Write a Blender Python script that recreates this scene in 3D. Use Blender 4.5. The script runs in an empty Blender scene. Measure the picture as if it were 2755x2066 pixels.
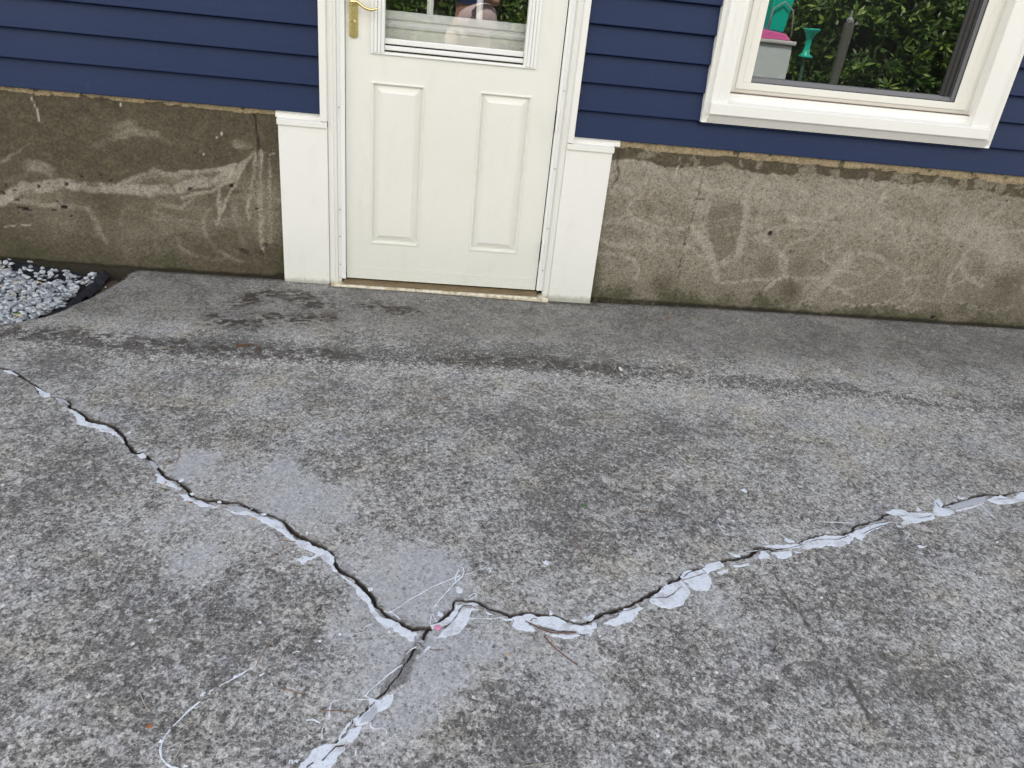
import bpy, bmesh, math, random
import numpy as np
from mathutils import Vector, Matrix
from mathutils.geometry import tessellate_polygon
random.seed(7)
R = math.radians
sc = bpy.context.scene
col = sc.collection

# ------------------------------------------------------------------ camera, sky, sun, exposure
CX, CY, CZ = -0.0041, -3.4735, 1.313
FOC, PW, PH = 2049.4337, 2755.0, 2066.0
rotM = Matrix.Rotation(-0.1123, 4, 'Z') @ Matrix.Rotation(1.0958, 4, 'X') @ Matrix.Rotation(0.1066, 4, 'Z')
cd = bpy.data.cameras.new("camera"); cam = bpy.data.objects.new("camera", cd); col.objects.link(cam)
cam.matrix_world = Matrix.Translation((CX, CY, CZ)) @ rotM
cd.sensor_fit = 'HORIZONTAL'; cd.sensor_width = 36.0; cd.lens = FOC / PW * 36.0
cd.clip_start = 0.02; cd.clip_end = 2000
sc.camera = cam

SUN_EL, SUN_ROT = R(60), R(-14)
w = bpy.data.worlds.new("World"); sc.world = w; w.use_nodes = True
nt = w.node_tree; bg = nt.nodes['Background']
sky = nt.nodes.new('ShaderNodeTexSky'); sky.sky_type = 'NISHITA'; sky.sun_disc = False
sky.sun_elevation = SUN_EL; sky.sun_rotation = SUN_ROT; sky.altitude = 100; sky.dust_density = 1.5
tc = nt.nodes.new('ShaderNodeTexCoord'); cn = nt.nodes.new('ShaderNodeTexNoise'); cn.inputs['Scale'].default_value = 2.2; cn.inputs['Detail'].default_value = 6
nt.links.new(tc.outputs['Generated'], cn.inputs['Vector'])
cr = nt.nodes.new('ShaderNodeMapRange'); cr.inputs[1].default_value = .36; cr.inputs[2].default_value = .56; nt.links.new(cn.outputs['Fac'], cr.inputs[0])
sx = nt.nodes.new('ShaderNodeSeparateXYZ'); nt.links.new(tc.outputs['Generated'], sx.inputs[0])
lo = nt.nodes.new('ShaderNodeMapRange'); lo.inputs[1].default_value = .50; lo.inputs[2].default_value = .88; lo.inputs[3].default_value = .30; lo.inputs[4].default_value = -.32; nt.links.new(sx.outputs[2], lo.inputs[0])
ad = nt.nodes.new('ShaderNodeMath'); nt.links.new(cn.outputs['Fac'], ad.inputs[0]); nt.links.new(lo.outputs[0], ad.inputs[1]); nt.links.new(ad.outputs[0], cr.inputs[0])
cm = nt.nodes.new('ShaderNodeMix'); cm.data_type = 'RGBA'; nt.links.new(cr.outputs[0], cm.inputs[0]); nt.links.new(sky.outputs[0], cm.inputs[6]); cm.inputs[7].default_value = (10.6, 10.3, 9.8, 1)   # bright clouds, unseen, added as neutral fill light
nt.links.new(cm.outputs[2], bg.inputs[0]); bg.inputs[1].default_value = 0.13
sd = bpy.data.lights.new("sun", 'SUN'); sd.energy = 4.0; sd.angle = R(0.5); sd.color = (1.0, 0.93, 0.83)
sun = bpy.data.objects.new("sun", sd); col.objects.link(sun)
sdir = Vector((math.sin(SUN_ROT) * math.cos(SUN_EL), math.cos(SUN_ROT) * math.cos(SUN_EL), math.sin(SUN_EL)))
sun.rotation_euler = sdir.to_track_quat('Z', 'Y').to_euler(); sun.location = (0, 6, 12)
sc.view_settings.view_transform = 'Standard'; sc.view_settings.look = 'None'; sc.view_settings.gamma = 1
sc.view_settings.exposure = 0.95
sc.cycles.max_bounces = 8; sc.cycles.diffuse_bounces = 5; sc.cycles.transparent_max_bounces = 12
sc.cycles.use_denoising = True; sc.cycles.denoising_input_passes = 'RGB_ALBEDO_NORMAL'; sc.cycles.denoising_prefilter = 'FAST'

# ------------------------------------------------------------------ small maths
_Rn = np.array(rotM.to_3x3())
def ground(u, v, z=0.0):
    """a point measured on the photo (2755 px wide), as a place on the slab"""
    d = _Rn @ np.array([(u - PW/2)/FOC, -(v - PH/2)/FOC, -1.0]); t = (z - CZ)/d[2]
    return (CX + t*d[0], CY + t*d[1])
def onwall(u, v, y=0.016):
    d = _Rn @ np.array([(u - PW/2)/FOC, -(v - PH/2)/FOC, -1.0]); t = (y - CY)/d[1]
    return (CX + t*d[0], CZ + t*d[2])
def dx(x, y): return CX + (x - CX)*(1 + y/3.4735)       # widths were measured in the plane y = 0
def dz(z, y): return CZ + (z - CZ)*(1 + y/3.4735)
def Rg(ox, oy, s): return lambda pts: [(ox + a*s, oy + b*s) for a, b in pts]
A1, A2, A3 = Rg(0, 950, .3165), Rg(650, 1250, .3165), Rg(1100, 1500, .3617)
A4, A5, A6 = Rg(1600, 1250, .3165), Rg(2100, 1250, .3164), Rg(350, 1600, .3617)
B1, B5, B6 = Rg(0, 0, .4069), Rg(1500, 350, .5674), Rg(0, 600, .4069)
FUL = Rg(0, 0, 1.2455)

def hsh(ix, iy, s):
    n = (ix.astype(np.int64)*374761393 + iy.astype(np.int64)*668265263 + s*974634777) & 0x7fffffff
    n = ((n ^ (n >> 13))*1274126177) & 0x7fffffff
    return ((n ^ (n >> 16)) & 0xffff)/65535.0
def vn(x, y, sc_, s=0):
    x = np.asarray(x)*sc_ + 1000; y = np.asarray(y)*sc_ + 1000
    ix, iy = np.floor(x), np.floor(y); fx, fy = x - ix, y - iy
    fx = fx*fx*(3 - 2*fx); fy = fy*fy*(3 - 2*fy)
    a, b, c, d = hsh(ix, iy, s), hsh(ix+1, iy, s), hsh(ix, iy+1, s), hsh(ix+1, iy+1, s)
    return (a*(1-fx) + b*fx)*(1-fy) + (c*(1-fx) + d*fx)*fy
def fbm(x, y, sc_, o=4, s=0):
    t = 0; a = .5; n = 0
    for i in range(o): t = t + a*vn(x, y, sc_*2**i, s+i*7); n += a; a *= .5
    return t/n
def ss(a, b, x):
    t = np.clip((x - a)/(b - a), 0, 1); return t*t*(3 - 2*t)
def segdist(px, py, pts, pairs=None):
    P = np.asarray(pts, float); out = np.full(px.shape, 1e9)
    rng = range(len(P)-1) if pairs is None else pairs
    for i in rng:
        ax, ay = P[i]; bx, by = P[i+1]; vx, vy = bx-ax, by-ay; L = vx*vx + vy*vy + 1e-12
        t = np.clip(((px-ax)*vx + (py-ay)*vy)/L, 0, 1)
        np.minimum(out, np.hypot(px-ax-t*vx, py-ay-t*vy), out=out)
    return out
def inpoly(px, py, poly):
    c = np.zeros(px.shape, bool); n = len(poly)
    for i in range(n):
        x0, y0 = poly[i]; x1, y1 = poly[(i+1) % n]
        if y0 == y1: continue
        c ^= ((y0 > py) != (y1 > py)) & (px < (x1-x0)*(py-y0)/(y1-y0) + x0)
    return c

# ------------------------------------------------------------------ object helpers
def tag(o, label=None, cat=None, group=None, kind=None):
    for k, v in (('label', label), ('category', cat), ('group', group), ('kind', kind)):
        if v: o[k] = v
    return o
def empty(name, loc=(0, 0, 0)):
    o = bpy.data.objects.new(name, None); col.objects.link(o); o.location = loc; o.empty_display_size = .1
    return o
def child(o, p):
    if p is not None:
        o.parent = p
        wl = Vector(p.location); q = p.parent
        while q is not None: wl = wl + Vector(q.location); q = q.parent
        o.location = Vector(o.location) - wl
    return o
class MB:
    def __init__(s): s.v = []; s.f = []
    def add(s, vs, fs):
        n = len(s.v); s.v += [tuple(map(float, q)) for q in vs]; s.f += [tuple(i+n for i in f) for f in fs]; return s
    def box(s, x0, x1, y0, y1, z0, z1):
        return s.add([(x, y, z) for x in (x0, x1) for y in (y0, y1) for z in (z0, z1)],
                     [(0, 1, 3, 2), (4, 6, 7, 5), (0, 4, 5, 1), (2, 3, 7, 6), (0, 2, 6, 4), (1, 5, 7, 3)])
    def prism(s, prof, axis, a0, a1):
        n = len(prof)
        def P(a, q): return (a, q[0], q[1]) if axis == 'x' else (q[0], q[1], a) if axis == 'z' else (q[0], a, q[1])
        vs = [P(a0, q) for q in prof] + [P(a1, q) for q in prof]
        return s.add(vs, [tuple(range(n))[::-1], tuple(range(n, 2*n))] + [(i, (i+1) % n, n+(i+1) % n, n+i) for i in range(n)])
    def tube(s, pts, rad, n=8, cap=True, flat=1.0):
        pts = [Vector(p) for p in pts]; vs = []; fs = []
        for i, p in enumerate(pts):
            t = (pts[min(i+1, len(pts)-1)] - pts[max(i-1, 0)]).normalized()
            u = t.cross(Vector((0, 0, 1)));
            if u.length < .01: u = t.cross(Vector((0, 1, 0)))
            u.normalize(); v = u.cross(t); r = rad[i] if isinstance(rad, (list, tuple)) else rad
            for k in range(n):
                a = 2*math.pi*k/n; vs.append(p + u*math.cos(a)*r + v*math.sin(a)*r*flat)
        for i in range(len(pts)-1):
            for k in range(n): fs.append((i*n+k, i*n+(k+1) % n, (i+1)*n+(k+1) % n, (i+1)*n+k))
        if cap: fs += [tuple(range(n))[::-1], tuple(range((len(pts)-1)*n, len(pts)*n))]
        return s.add(vs, fs)
    def lathe(s, prof, c, n=24, axis='z'):
        vs = []; fs = []
        for r, h in prof:
            for k in range(n):
                a = 2*math.pi*k/n; p = (r*math.cos(a), r*math.sin(a), h)
                if axis == 'y': p = (p[0], -p[2], p[1])
                vs.append((p[0]+c[0], p[1]+c[1], p[2]+c[2]))
        m = len(prof)
        for i in range(m-1):
            for k in range(n): fs.append((i*n+k, i*n+(k+1) % n, (i+1)*n+(k+1) % n, (i+1)*n+k))
        fs += [tuple(range(n))[::-1], tuple(range((m-1)*n, m*n))]
        return s.add(vs, fs)
    def build(s, name, mat, parent=None, bevel=0, smooth=False, seg=2):
        me = bpy.data.meshes.new(name); me.from_pydata(s.v, [], s.f)
        bm = bmesh.new(); bm.from_mesh(me); bmesh.ops.recalc_face_normals(bm, faces=bm.faces); bm.to_mesh(me); bm.free()
        me.materials.append(mat); o = bpy.data.objects.new(name, me); col.objects.link(o)
        if smooth: me.polygons.foreach_set('use_smooth', [True]*len(me.polygons))
        if bevel:
            b = o.modifiers.new('bevel', 'BEVEL'); b.width = bevel; b.segments = seg; b.limit_method = 'ANGLE'; b.angle_limit = R(40)
        return child(o, parent)
def gridmesh(name, P, nu, nv, mat, attrs, parent=None, keep=None):
    """P: (nu*nv,3) array, index i*nv+j"""
    me = bpy.data.meshes.new(name)
    i, j = np.meshgrid(np.arange(nu-1), np.arange(nv-1), indexing='ij')
    a = (i*nv + j).ravel(); q = np.stack([a, a+nv, a+nv+1, a+1], 1)
    if keep is not None: q = q[keep[q].all(axis=1)]
    me.vertices.add(len(P)); me.vertices.foreach_set('co', P.astype(np.float32).ravel())
    me.loops.add(q.size); me.loops.foreach_set('vertex_index', q.astype(np.int32).ravel())
    me.polygons.add(len(q)); me.polygons.foreach_set('loop_start', np.arange(0, q.size, 4, dtype=np.int32))
    me.update(calc_edges=True)
    me.polygons.foreach_set('use_smooth', np.ones(len(q), bool))
    for k, v in attrs.items():
        at = me.attributes.new(k, 'FLOAT', 'POINT'); at.data.foreach_set('value', np.clip(v, -4, 4).astype(np.float32).ravel())
    me.materials.append(mat); me.validate()
    o = bpy.data.objects.new(name, me); col.objects.link(o)
    return child(o, parent)

# ------------------------------------------------------------------ material helper
class M:
    def __init__(s, name, rough=.6, **kw):
        s.m = bpy.data.materials.new(name); s.m.use_nodes = True; s.t = s.m.node_tree
        s.b = s.t.nodes['Principled BSDF']; s.b.inputs['Roughness'].default_value = rough
        for k, v in kw.items(): s.b.inputs[k].default_value = v
        s._c = None
    def n(s, t, **kw):
        q = s.t.nodes.new(t)
        for k, v in kw.items(): setattr(q, k, v)
        return q
    def put(s, sock, v):
        if v is None: return
        if hasattr(v, 'is_output') or hasattr(v, 'links'): s.t.links.new(v, sock)
        else:
            if isinstance(v, (tuple, list)) and len(v) == 3 and sock.type == 'RGBA': v = (*v, 1)
            sock.default_value = v
    @property
    def co(s):
        if s._c is None: s._c = s.n('ShaderNodeNewGeometry').outputs['Position']
        return s._c
    def scaled(s, v):
        q = s.n('ShaderNodeVectorMath', operation='MULTIPLY'); s.put(q.inputs[0], s.co); q.inputs[1].default_value = v; return q.outputs[0]
    def noise(s, scale, det=4, rough=.55, co=None, dist=0.0, color=False):
        q = s.n('ShaderNodeTexNoise'); s.put(q.inputs['Vector'], co or s.co)
        q.inputs['Scale'].default_value = scale; q.inputs['Detail'].default_value = det; q.inputs['Roughness'].default_value = rough
        q.inputs['Distortion'].default_value = dist
        return q.outputs['Color' if color else 'Fac']
    def vor(s, scale, out='Color', feat='F1', co=None, rnd=1.0):
        q = s.n('ShaderNodeTexVoronoi', feature=feat); s.put(q.inputs['Vector'], co or s.co); q.inputs['Scale'].default_value = scale
        q.inputs['Randomness'].default_value = rnd
        return q.outputs[out]
    def attr(s, name): return s.n('ShaderNodeAttribute', attribute_name=name).outputs['Fac']
    def math(s, op, a, b=None, c=None, clamp=False):
        q = s.n('ShaderNodeMath', operation=op, use_clamp=clamp)
        s.put(q.inputs[0], a); s.put(q.inputs[1], b); s.put(q.inputs[2], c); return q.outputs[0]
    def add(s, *a):
        r = a[0]
        for b in a[1:]: r = s.math('ADD', r, b)
        return r
    def mul(s, a, b): return s.math('MULTIPLY', a, b)
    def step(s, v, a, b, lo=0.0, hi=1.0):
        q = s.n('ShaderNodeMapRange', interpolation_type='SMOOTHSTEP'); s.put(q.inputs[0], v)
        for i, x in enumerate((a, b, lo, hi)): s.put(q.inputs[i+1], x)
        return q.outputs[0]
    def mix(s, f, a, b, mode='MIX'):
        q = s.n('ShaderNodeMix', data_type='RGBA', blend_type=mode)
        s.put(q.inputs[0], f); s.put(q.inputs[6], a); s.put(q.inputs[7], b); return q.outputs[2]
    def ramp(s, v, stops):
        q = s.n('ShaderNodeValToRGB'); s.put(q.inputs[0], v); e = q.color_ramp.elements
        while len(e) < len(stops): e.new(.5)
        for k, (p, c) in enumerate(stops): e[k].position = p; e[k].color = (*c, 1) if len(c) == 3 else c
        return q.outputs[0]
    def bump(s, h, dist, strength=1.0, prev=None):
        q = s.n('ShaderNodeBump'); s.put(q.inputs['Height'], h); q.inputs['Distance'].default_value = dist
        s.put(q.inputs['Strength'], strength)
        if prev is not None: s.put(q.inputs['Normal'], prev)
        return q.outputs[0]
    def base(s, c): s.put(s.b.inputs['Base Color'], c); return s
    def set(s, k, v): s.put(s.b.inputs[k], v); return s
def simple(name, c, rough=.6, var=.12, sc_=30, bump=0.0, **kw):
    m = M(name, rough, **kw)
    n = m.noise(sc_, 5)
    m.base(m.mix(n, tuple(x*(1-var) for x in c), tuple(min(1, x*(1+var)) for x in c)))
    if bump: m.set('Normal', m.bump(m.noise(sc_*4, 5), bump))
    return m.m

# concrete slab
m = M('patio_concrete', .88); co = m.co
worn, dark, expo, dirt_shade, smo = (m.attr(k) for k in ('worn', 'dark', 'expo', 'dirt_shade', 'smoo'))
wv = m.n('ShaderNodeVectorMath', operation='MULTIPLY_ADD'); m.put(wv.inputs[0], m.noise(260, 2, .5, color=True)); wv.inputs[1].default_value = (.006, .006, .006); m.put(wv.inputs[2], co); cw = wv.outputs[0]
wv = m.n('ShaderNodeVectorMath', operation='MULTIPLY_ADD'); m.put(wv.inputs[0], m.noise(60, 3, .6, color=True)); wv.inputs[1].default_value = (.022, .022, .022); m.put(wv.inputs[2], co); cw2 = wv.outputs[0]
n_big = m.noise(3.1, 5, .6); n_mid = m.noise(22, 5, .65); n_mid2 = m.noise(70, 6, .72, dist=.3); n_fin = m.noise(290, 4, .75)
vr = m.n('ShaderNodeSeparateColor'); m.put(vr.inputs[0], m.vor(190, co=cw)); vA, vB = vr.outputs[0], vr.outputs[1]
vd = m.vor(190, 'Distance', co=cw)
vr2 = m.n('ShaderNodeSeparateColor'); m.put(vr2.inputs[0], m.vor(80, co=cw)); wA, wB = vr2.outputs[0], vr2.outputs[1]
vr3 = m.n('ShaderNodeSeparateColor'); m.put(vr3.inputs[0], m.vor(62, co=cw2)); xA = vr3.outputs[0]
hue = m.noise(5.5, 4, .6)
cement = m.mix(n_mid, (.335, .335, .328), (.48, .48, .475))
cement = m.mix(n_big, cement, m.mix(n_mid, (.30, .29, .262), (.41, .40, .372)))
# near the wall the cement is browner
cement = m.mix(m.step(hue, .50, .68), cement, m.mix(n_mid, (.31, .288, .24), (.43, .41, .355))); cement = m.mix(m.step(hue, .46, .32), cement, m.mix(n_mid, (.27, .27, .277), (.40, .40, .41)))
cement = m.mix(m.mul(smo, .9), cement, m.mix(n_mid2, (.105, .096, .085), (.225, .205, .182)))
wornc = m.mix(n_mid2, (.29, .305, .33), (.42, .44, .47))
cement = m.mix(m.math('MULTIPLY', worn, .62), cement, wornc); cement = m.mix(m.mul(m.math('MAXIMUM', m.math('SUBTRACT', expo, .3), 0.0), .7), cement, m.mix(n_mid2, (.30, .29, .27), (.52, .51, .49)))
# dark lichen / soot film broken up at grain size
cen = lambda n_, k: m.math('MULTIPLY_ADD', n_, k, -.5*k)
n_clump = m.noise(9, 4, .6)
g = m.add(cen(n_mid2, 3.4), cen(n_fin, 3.6), cen(vA, .6), cen(n_mid, 2.0), cen(n_clump, 1.6), cen(n_big, .8), -.04, m.mul(dark, .58), m.mul(worn, -.85), m.mul(m.math('MAXIMUM', expo, 0.0), m.math('MULTIPLY_ADD', xA, 1.8, -.75)))
lich = m.step(g, -.02, .52)
c1 = m.mix(m.mul(lich, .84), cement, m.mix(n_mid, (.055, .055, .054), (.10, .095, .088)))
# stones showing in the surface
stone = m.ramp(vB, [(0, (.045, .045, .05)), (.35, (.12, .115, .11)), (.6, (.25, .235, .215)), (.85, (.40, .385, .36)), (1, (.60, .58, .56))])
sm = m.math('MULTIPLY', m.step(m.add(vA, m.mul(expo, .5), m.mul(worn, -.30), m.mul(smo, -.12), cen(n_mid, .8)), .60, .80), m.step(vd, .60, .38))
c2 = m.mix(m.math('MULTIPLY', sm, m.add(.45, m.mul(expo, .35)), clamp=True), c1, stone)
stone2 = m.ramp(wB, [(0, (.05, .05, .055)), (.5, (.17, .16, .15)), (.8, (.36, .35, .33)), (1, (.66, .64, .62))])
s2 = m.math('MULTIPLY', m.step(m.add(wA, m.mul(expo, .22), m.mul(worn, -.1)), .93, .95), m.step(m.vor(80, 'Distance', co=cw), .42, .30))
c2 = m.mix(m.mul(s2, .8), c2, stone2)
# pores
por = m.step(m.noise(520, 2, .5), .70, .78); c2 = m.mix(m.mul(por, .5), c2, (.05, .045, .04))
spk = m.step(m.vor(150, 'Distance'), .10, .04); c2 = m.mix(m.mul(m.mul(spk, m.step(vB, .5, .6)), .8), c2, (.72, .72, .71))
gr = m.n('ShaderNodeSeparateColor'); m.put(gr.inputs[0], m.vor(118, co=cw)); gr2 = m.n('ShaderNodeSeparateColor'); m.put(gr2.inputs[0], m.vor(245, co=cw))
amp = m.math('MAXIMUM', m.add(.95, m.mul(worn, -.62), m.mul(smo, -.30), m.mul(expo, .35)), .2)
gv = m.math('MULTIPLY_ADD', m.add(cen(gr.outputs[1], .75), cen(gr2.outputs[1], .75), cen(n_fin, 1.2)), m.mul(amp, .9), 1.03)
gv = m.math('MAXIMUM', gv, .25)
cmb = m.n('ShaderNodeCombineColor'); [m.put(cmb.inputs[i], gv) for i in range(3)]
c2 = m.mix(1.0, c2, cmb.outputs[0], 'MULTIPLY')
c2 = m.mix(dirt_shade, c2, m.mix(n_mid2, (.014, .011, .009), (.060, .046, .036)))
m.base(c2)
hb = m.add(m.mul(n_mid2, .5), m.mul(n_fin, .55), m.mul(m.mul(sm, m.math('SUBTRACT', .6, vd)), 1.3), m.mul(lich, -.35), m.mul(por, -.4))
m.set('Normal', m.bump(hb, .0028, m.add(.75, m.mul(worn, -.35))))
SLAB = m.m

# foundation concrete
m = M('foundation_concrete', .9)
lt, dk, moss, tan, hole, wht = (m.attr(k) for k in ('lite', 'dark', 'moss', 'tan', 'hole', 'wht'))
n1 = m.noise(7, 6, .65); n2 = m.noise(55, 6, .72, co=m.scaled((.8, 1, 1.15))); n3 = m.noise(330, 4, .75); n4 = m.noise(28, 5, .7, dist=.6)
base = m.mix(n1, (.115, .098, .066), (.18, .156, .112))
base = m.mix(m.step(n2, .40, .72), base, (.265, .238, .186))
base = m.mix(m.step(m.add(lt, cen(n2, 1.3), cen(n3, .8), cen(n4, .5)), .10, 1.15), base, m.mix(n3, (.26, .232, .185), (.375, .34, .285)))
base = m.mix(m.mul(m.step(m.add(dk, cen(n2, 1.5), cen(n4, 1.1), cen(n3, .6)), .12, .95), .85), base, m.mix(n4, (.018, .013, .006), (.098, .078, .042)))
base = m.mix(m.mul(m.step(m.add(tan, m.mul(n4, .25)), .5, .75), .9), base, m.mix(n2, (.25, .19, .11), (.37, .295, .18)))
base = m.mix(m.mul(m.step(m.add(moss, cen(n2, 1.5), cen(n3, .8), cen(n4, .8)), .22, .75), .85), base, m.mix(n3, (.022, .026, .010), (.070, .072, .028)))
pit = m.step(m.vor(46, 'Distance'), .085, .05); pv = m.n('ShaderNodeSeparateColor'); m.put(pv.inputs[0], m.vor(46))
base = m.mix(m.mul(m.mul(pit, m.step(pv.outputs[0], .60, .66)), .8), base, (.03, .022, .014))
base = m.mix(m.mul(m.step(m.add(n3, cen(n2, .5)), .52, .68), .62), base, (.05, .04, .025))
fr1 = m.n('ShaderNodeSeparateColor'); m.put(fr1.inputs[0], m.vor(230)); fr2 = m.n('ShaderNodeSeparateColor'); m.put(fr2.inputs[0], m.vor(110))
gv = m.math('MAXIMUM', m.add(1.0, cen(fr1.outputs[0], .55), cen(fr2.outputs[1], .38), cen(n3, 1.3), cen(n4, .7)), .3)
cmb = m.n('ShaderNodeCombineColor'); [m.put(cmb.inputs[i], gv) for i in range(3)]
base = m.mix(1.0, base, cmb.outputs[0], 'MULTIPLY')
base = m.mix(hole, base, (.012, .008, .006)); base = m.mix(wht, base, (.62, .60, .54))
m.base(base); m.set('Normal', m.bump(m.add(m.mul(n2, .8), m.mul(n3, .8), m.mul(hole, -1.5)), .0022, .9))
FOUND = m.m

def whitepaint(name, ca, cb, rough=.42, grime=0.0, grain=True):
    m = M(name, rough)
    n1 = m.noise(2.2, 4); n2 = m.noise(9, 6, .7, co=m.scaled((1.6, 1, .5)))
    c = m.mix(n1, ca, cb)
    c = m.mix(m.mul(m.step(n2, .50, .78), grime*.45), c, (.52, .47, .36)); sc2 = m.noise(75, 5, .75); c = m.mix(m.mul(m.mul(m.step(sc2, .62, .70), m.step(m.noise(4.5, 3), .48, .62)), grime), c, (.36, .33, .26))
    geo = m.n('ShaderNodeSeparateXYZ'); m.put(geo.inputs[0], m.co)
    low = m.step(geo.outputs[2], .38, .0)
    fl = m.step(m.noise(170, 3, .6), .64, .70)
    c = m.mix(m.mul(low, .45*min(1, grime*2)), c, (.56, .60, .52)); c = m.mix(m.mul(m.mul(low, fl), .5*min(1, grime*3 + .3)), c, (.30, .30, .20))
    foot = m.step(m.add(geo.outputs[2], m.math('MULTIPLY_ADD', m.noise(45, 5, .7), .05, -.025)), .030, .0); c = m.mix(m.mul(foot, .65), c, (.26, .25, .19))
    dot = m.mul(m.step(m.vor(24, 'Distance'), .05, .03), m.step(m.noise(3, 2), .5, .56))
    c = m.mix(m.mul(dot, .5), c, (.25, .22, .17))
    m.base(c)
    if grain: m.set('Normal', m.bump(m.noise(140, 4, .6, co=m.scaled((1, 1, .12))), .0004, .6))
    return m.m
DOORW = whitepaint('door_paint', (.70, .69, .625), (.77, .765, .725), .40, .50)
TRIMW = whitepaint('trim_vinyl', (.745, .735, .69), (.79, .785, .755), .38, .12)
SKIRT = whitepaint('skirt_coil', (.75, .742, .70), (.80, .795, .765), .42, .36)
SASHW = whitepaint('sash_vinyl', (.74, .72, .65), (.77, .755, .70), .36, .06, False)
ALUW = whitepaint('storm_frame_aluminium', (.74, .74, .72), (.80, .80, .78), .30, .12, False)
m = M('sill_threshold', .5); n = m.noise(40, 6, .7); m.base(m.mix(m.step(n, .42, .66), (.66, .62, .50), (.36, .29, .17))); THRESH = m.m
m = M('bronze_ramp', .55); n = m.noise(50, 6, .7, co=m.scaled((.3, 1, 1))); m.base(m.mix(n, (.05, .036, .02), (.26, .19, .10))); BRONZE = m.m
m = M('brass', .24, Metallic=1.0); n = m.noise(120, 4); m.base(m.mix(n, (.80, .62, .30), (.92, .76, .42))); BRASS = m.m
BLACK = simple('dark_gap', (.012, .012, .012), .7)
GREYAL = simple('grey_screen_rail', (.13, .13, .14), .35, .08)
RUBBER = simple('black_gasket', (.015, .015, .016), .5)
ROOFM = simple('roof_shingle', (.08, .08, .085), .9, .3, 40)
INTER = simple('room_plaster', (.10, .095, .085), .9)
SCREW = simple('screw_steel', (.42, .42, .42), .4, .1, 60, Metallic=.8)

m = M('blue_siding', .40)
gx = m.noise(26, 6, .7, co=m.scaled((.18, 1, 6))); n2 = m.noise(1.4, 4)
c = m.mix(gx, (.0072, .0188, .063), (.0100, .0238, .078)); c = m.mix(m.mul(n2, .35), c, (.018, .026, .058))
fleck = m.step(m.vor(17, 'Distance'), .028, .016); fv = m.n('ShaderNodeSeparateColor'); m.put(fv.inputs[0], m.vor(17))
c = m.mix(m.mul(m.mul(fleck, m.step(fv.outputs[0], .55, .6)), .7), c, (.55, .55, .5))
dust = m.step(m.noise(60, 5, .7), .58, .8); c = m.mix(m.mul(dust, .10), c, (.30, .28, .24))
m.base(c); m.set('Normal', m.bump(gx, .0007, .7)); m.set('Roughness', m.step(n2, .2, .8, .42, .55)); m.set('Specular IOR Level', .20); SIDE = m.m

def glass(name, refl, tint=(1, 1, 1), wav=.0):
    m = bpy.data.materials.new(name); m.use_nodes = True; t = m.node_tree; t.nodes.remove(t.nodes['Principled BSDF'])
    out = t.nodes['Material Output']
    g = t.nodes.new('ShaderNodeBsdfGlossy'); g.inputs['Roughness'].default_value = .0; tr = t.nodes.new('ShaderNodeBsdfTransparent')
    tr.inputs[0].default_value = (*tint, 1); mx = t.nodes.new('ShaderNodeMixShader')
    fr = t.nodes.new('ShaderNodeLayerWeight'); fr.inputs[0].default_value = .5; pw = t.nodes.new('ShaderNodeMath'); pw.operation = 'POWER'; pw.inputs[1].default_value = 4.5; t.links.new(fr.outputs[1], pw.inputs[0])
    ad = t.nodes.new('ShaderNodeMath'); ad.operation = 'ADD'; ad.inputs[1].default_value = refl; ad.use_clamp = True
    t.links.new(pw.outputs[0], ad.inputs[0]); t.links.new(ad.outputs[0], mx.inputs[0])
    t.links.new(tr.outputs[0], mx.inputs[1]); t.links.new(g.outputs[0], mx.inputs[2]); t.links.new(mx.outputs[0], out.inputs[0])
    if wav:
        geo = t.nodes.new('ShaderNodeNewGeometry'); no = t.nodes.new('ShaderNodeTexNoise'); no.inputs['Scale'].default_value = 5; no.inputs['Detail'].default_value = 1
        bp = t.nodes.new('ShaderNodeBump'); bp.inputs['Distance'].default_value = wav; t.links.new(geo.outputs['Position'], no.inputs['Vector'])
        t.links.new(no.outputs['Fac'], bp.inputs['Height']); t.links.new(bp.outputs[0], g.inputs['Normal'])
    return m
GL_WIN = glass('window_glass', .31, (.75, .8, .78), .0003); GL_DOOR = glass('storm_glass', .21, (.97, .98, .97), .0006)

m = M('white_filler', .5)
n1 = m.noise(45, 5, .65); ck = m.vor(60, 'Distance', 'DISTANCE_TO_EDGE', rnd=1.0); n2 = m.noise(250, 4, .6); n5 = m.noise(26, 5, .7)
c = m.mix(n1, (.62, .68, .75), (.76, .81, .87))
c = m.mix(m.mul(m.step(n5, .48, .66), .60), c, (.40, .38, .38)); c = m.mix(m.mul(m.step(m.noise(34, 6, .75), .60, .68), .7), c, (.17, .13, .11))
c = m.mix(m.mul(m.step(n2, .56, .68), .55), c, (.27, .24, .22))
m.base(c); m.set('Normal', m.bump(m.add(n1, m.mul(n2, .3)), .0025, .8)); FILL = m.m
m = M('grey_filler', .6); n1 = m.noise(60, 5, .65); m.base(m.mix(n1, (.33, .34, .37), (.50, .53, .58))); m.set('Normal', m.bump(n1, .002, .8)); FILLG = m.m
DIRTM = simple('hairline_dirt', (.055, .036, .028), .9, .4, 200)
PINK = simple('pink_chalk', (.62, .25, .37), .9, .15, 200)

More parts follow.
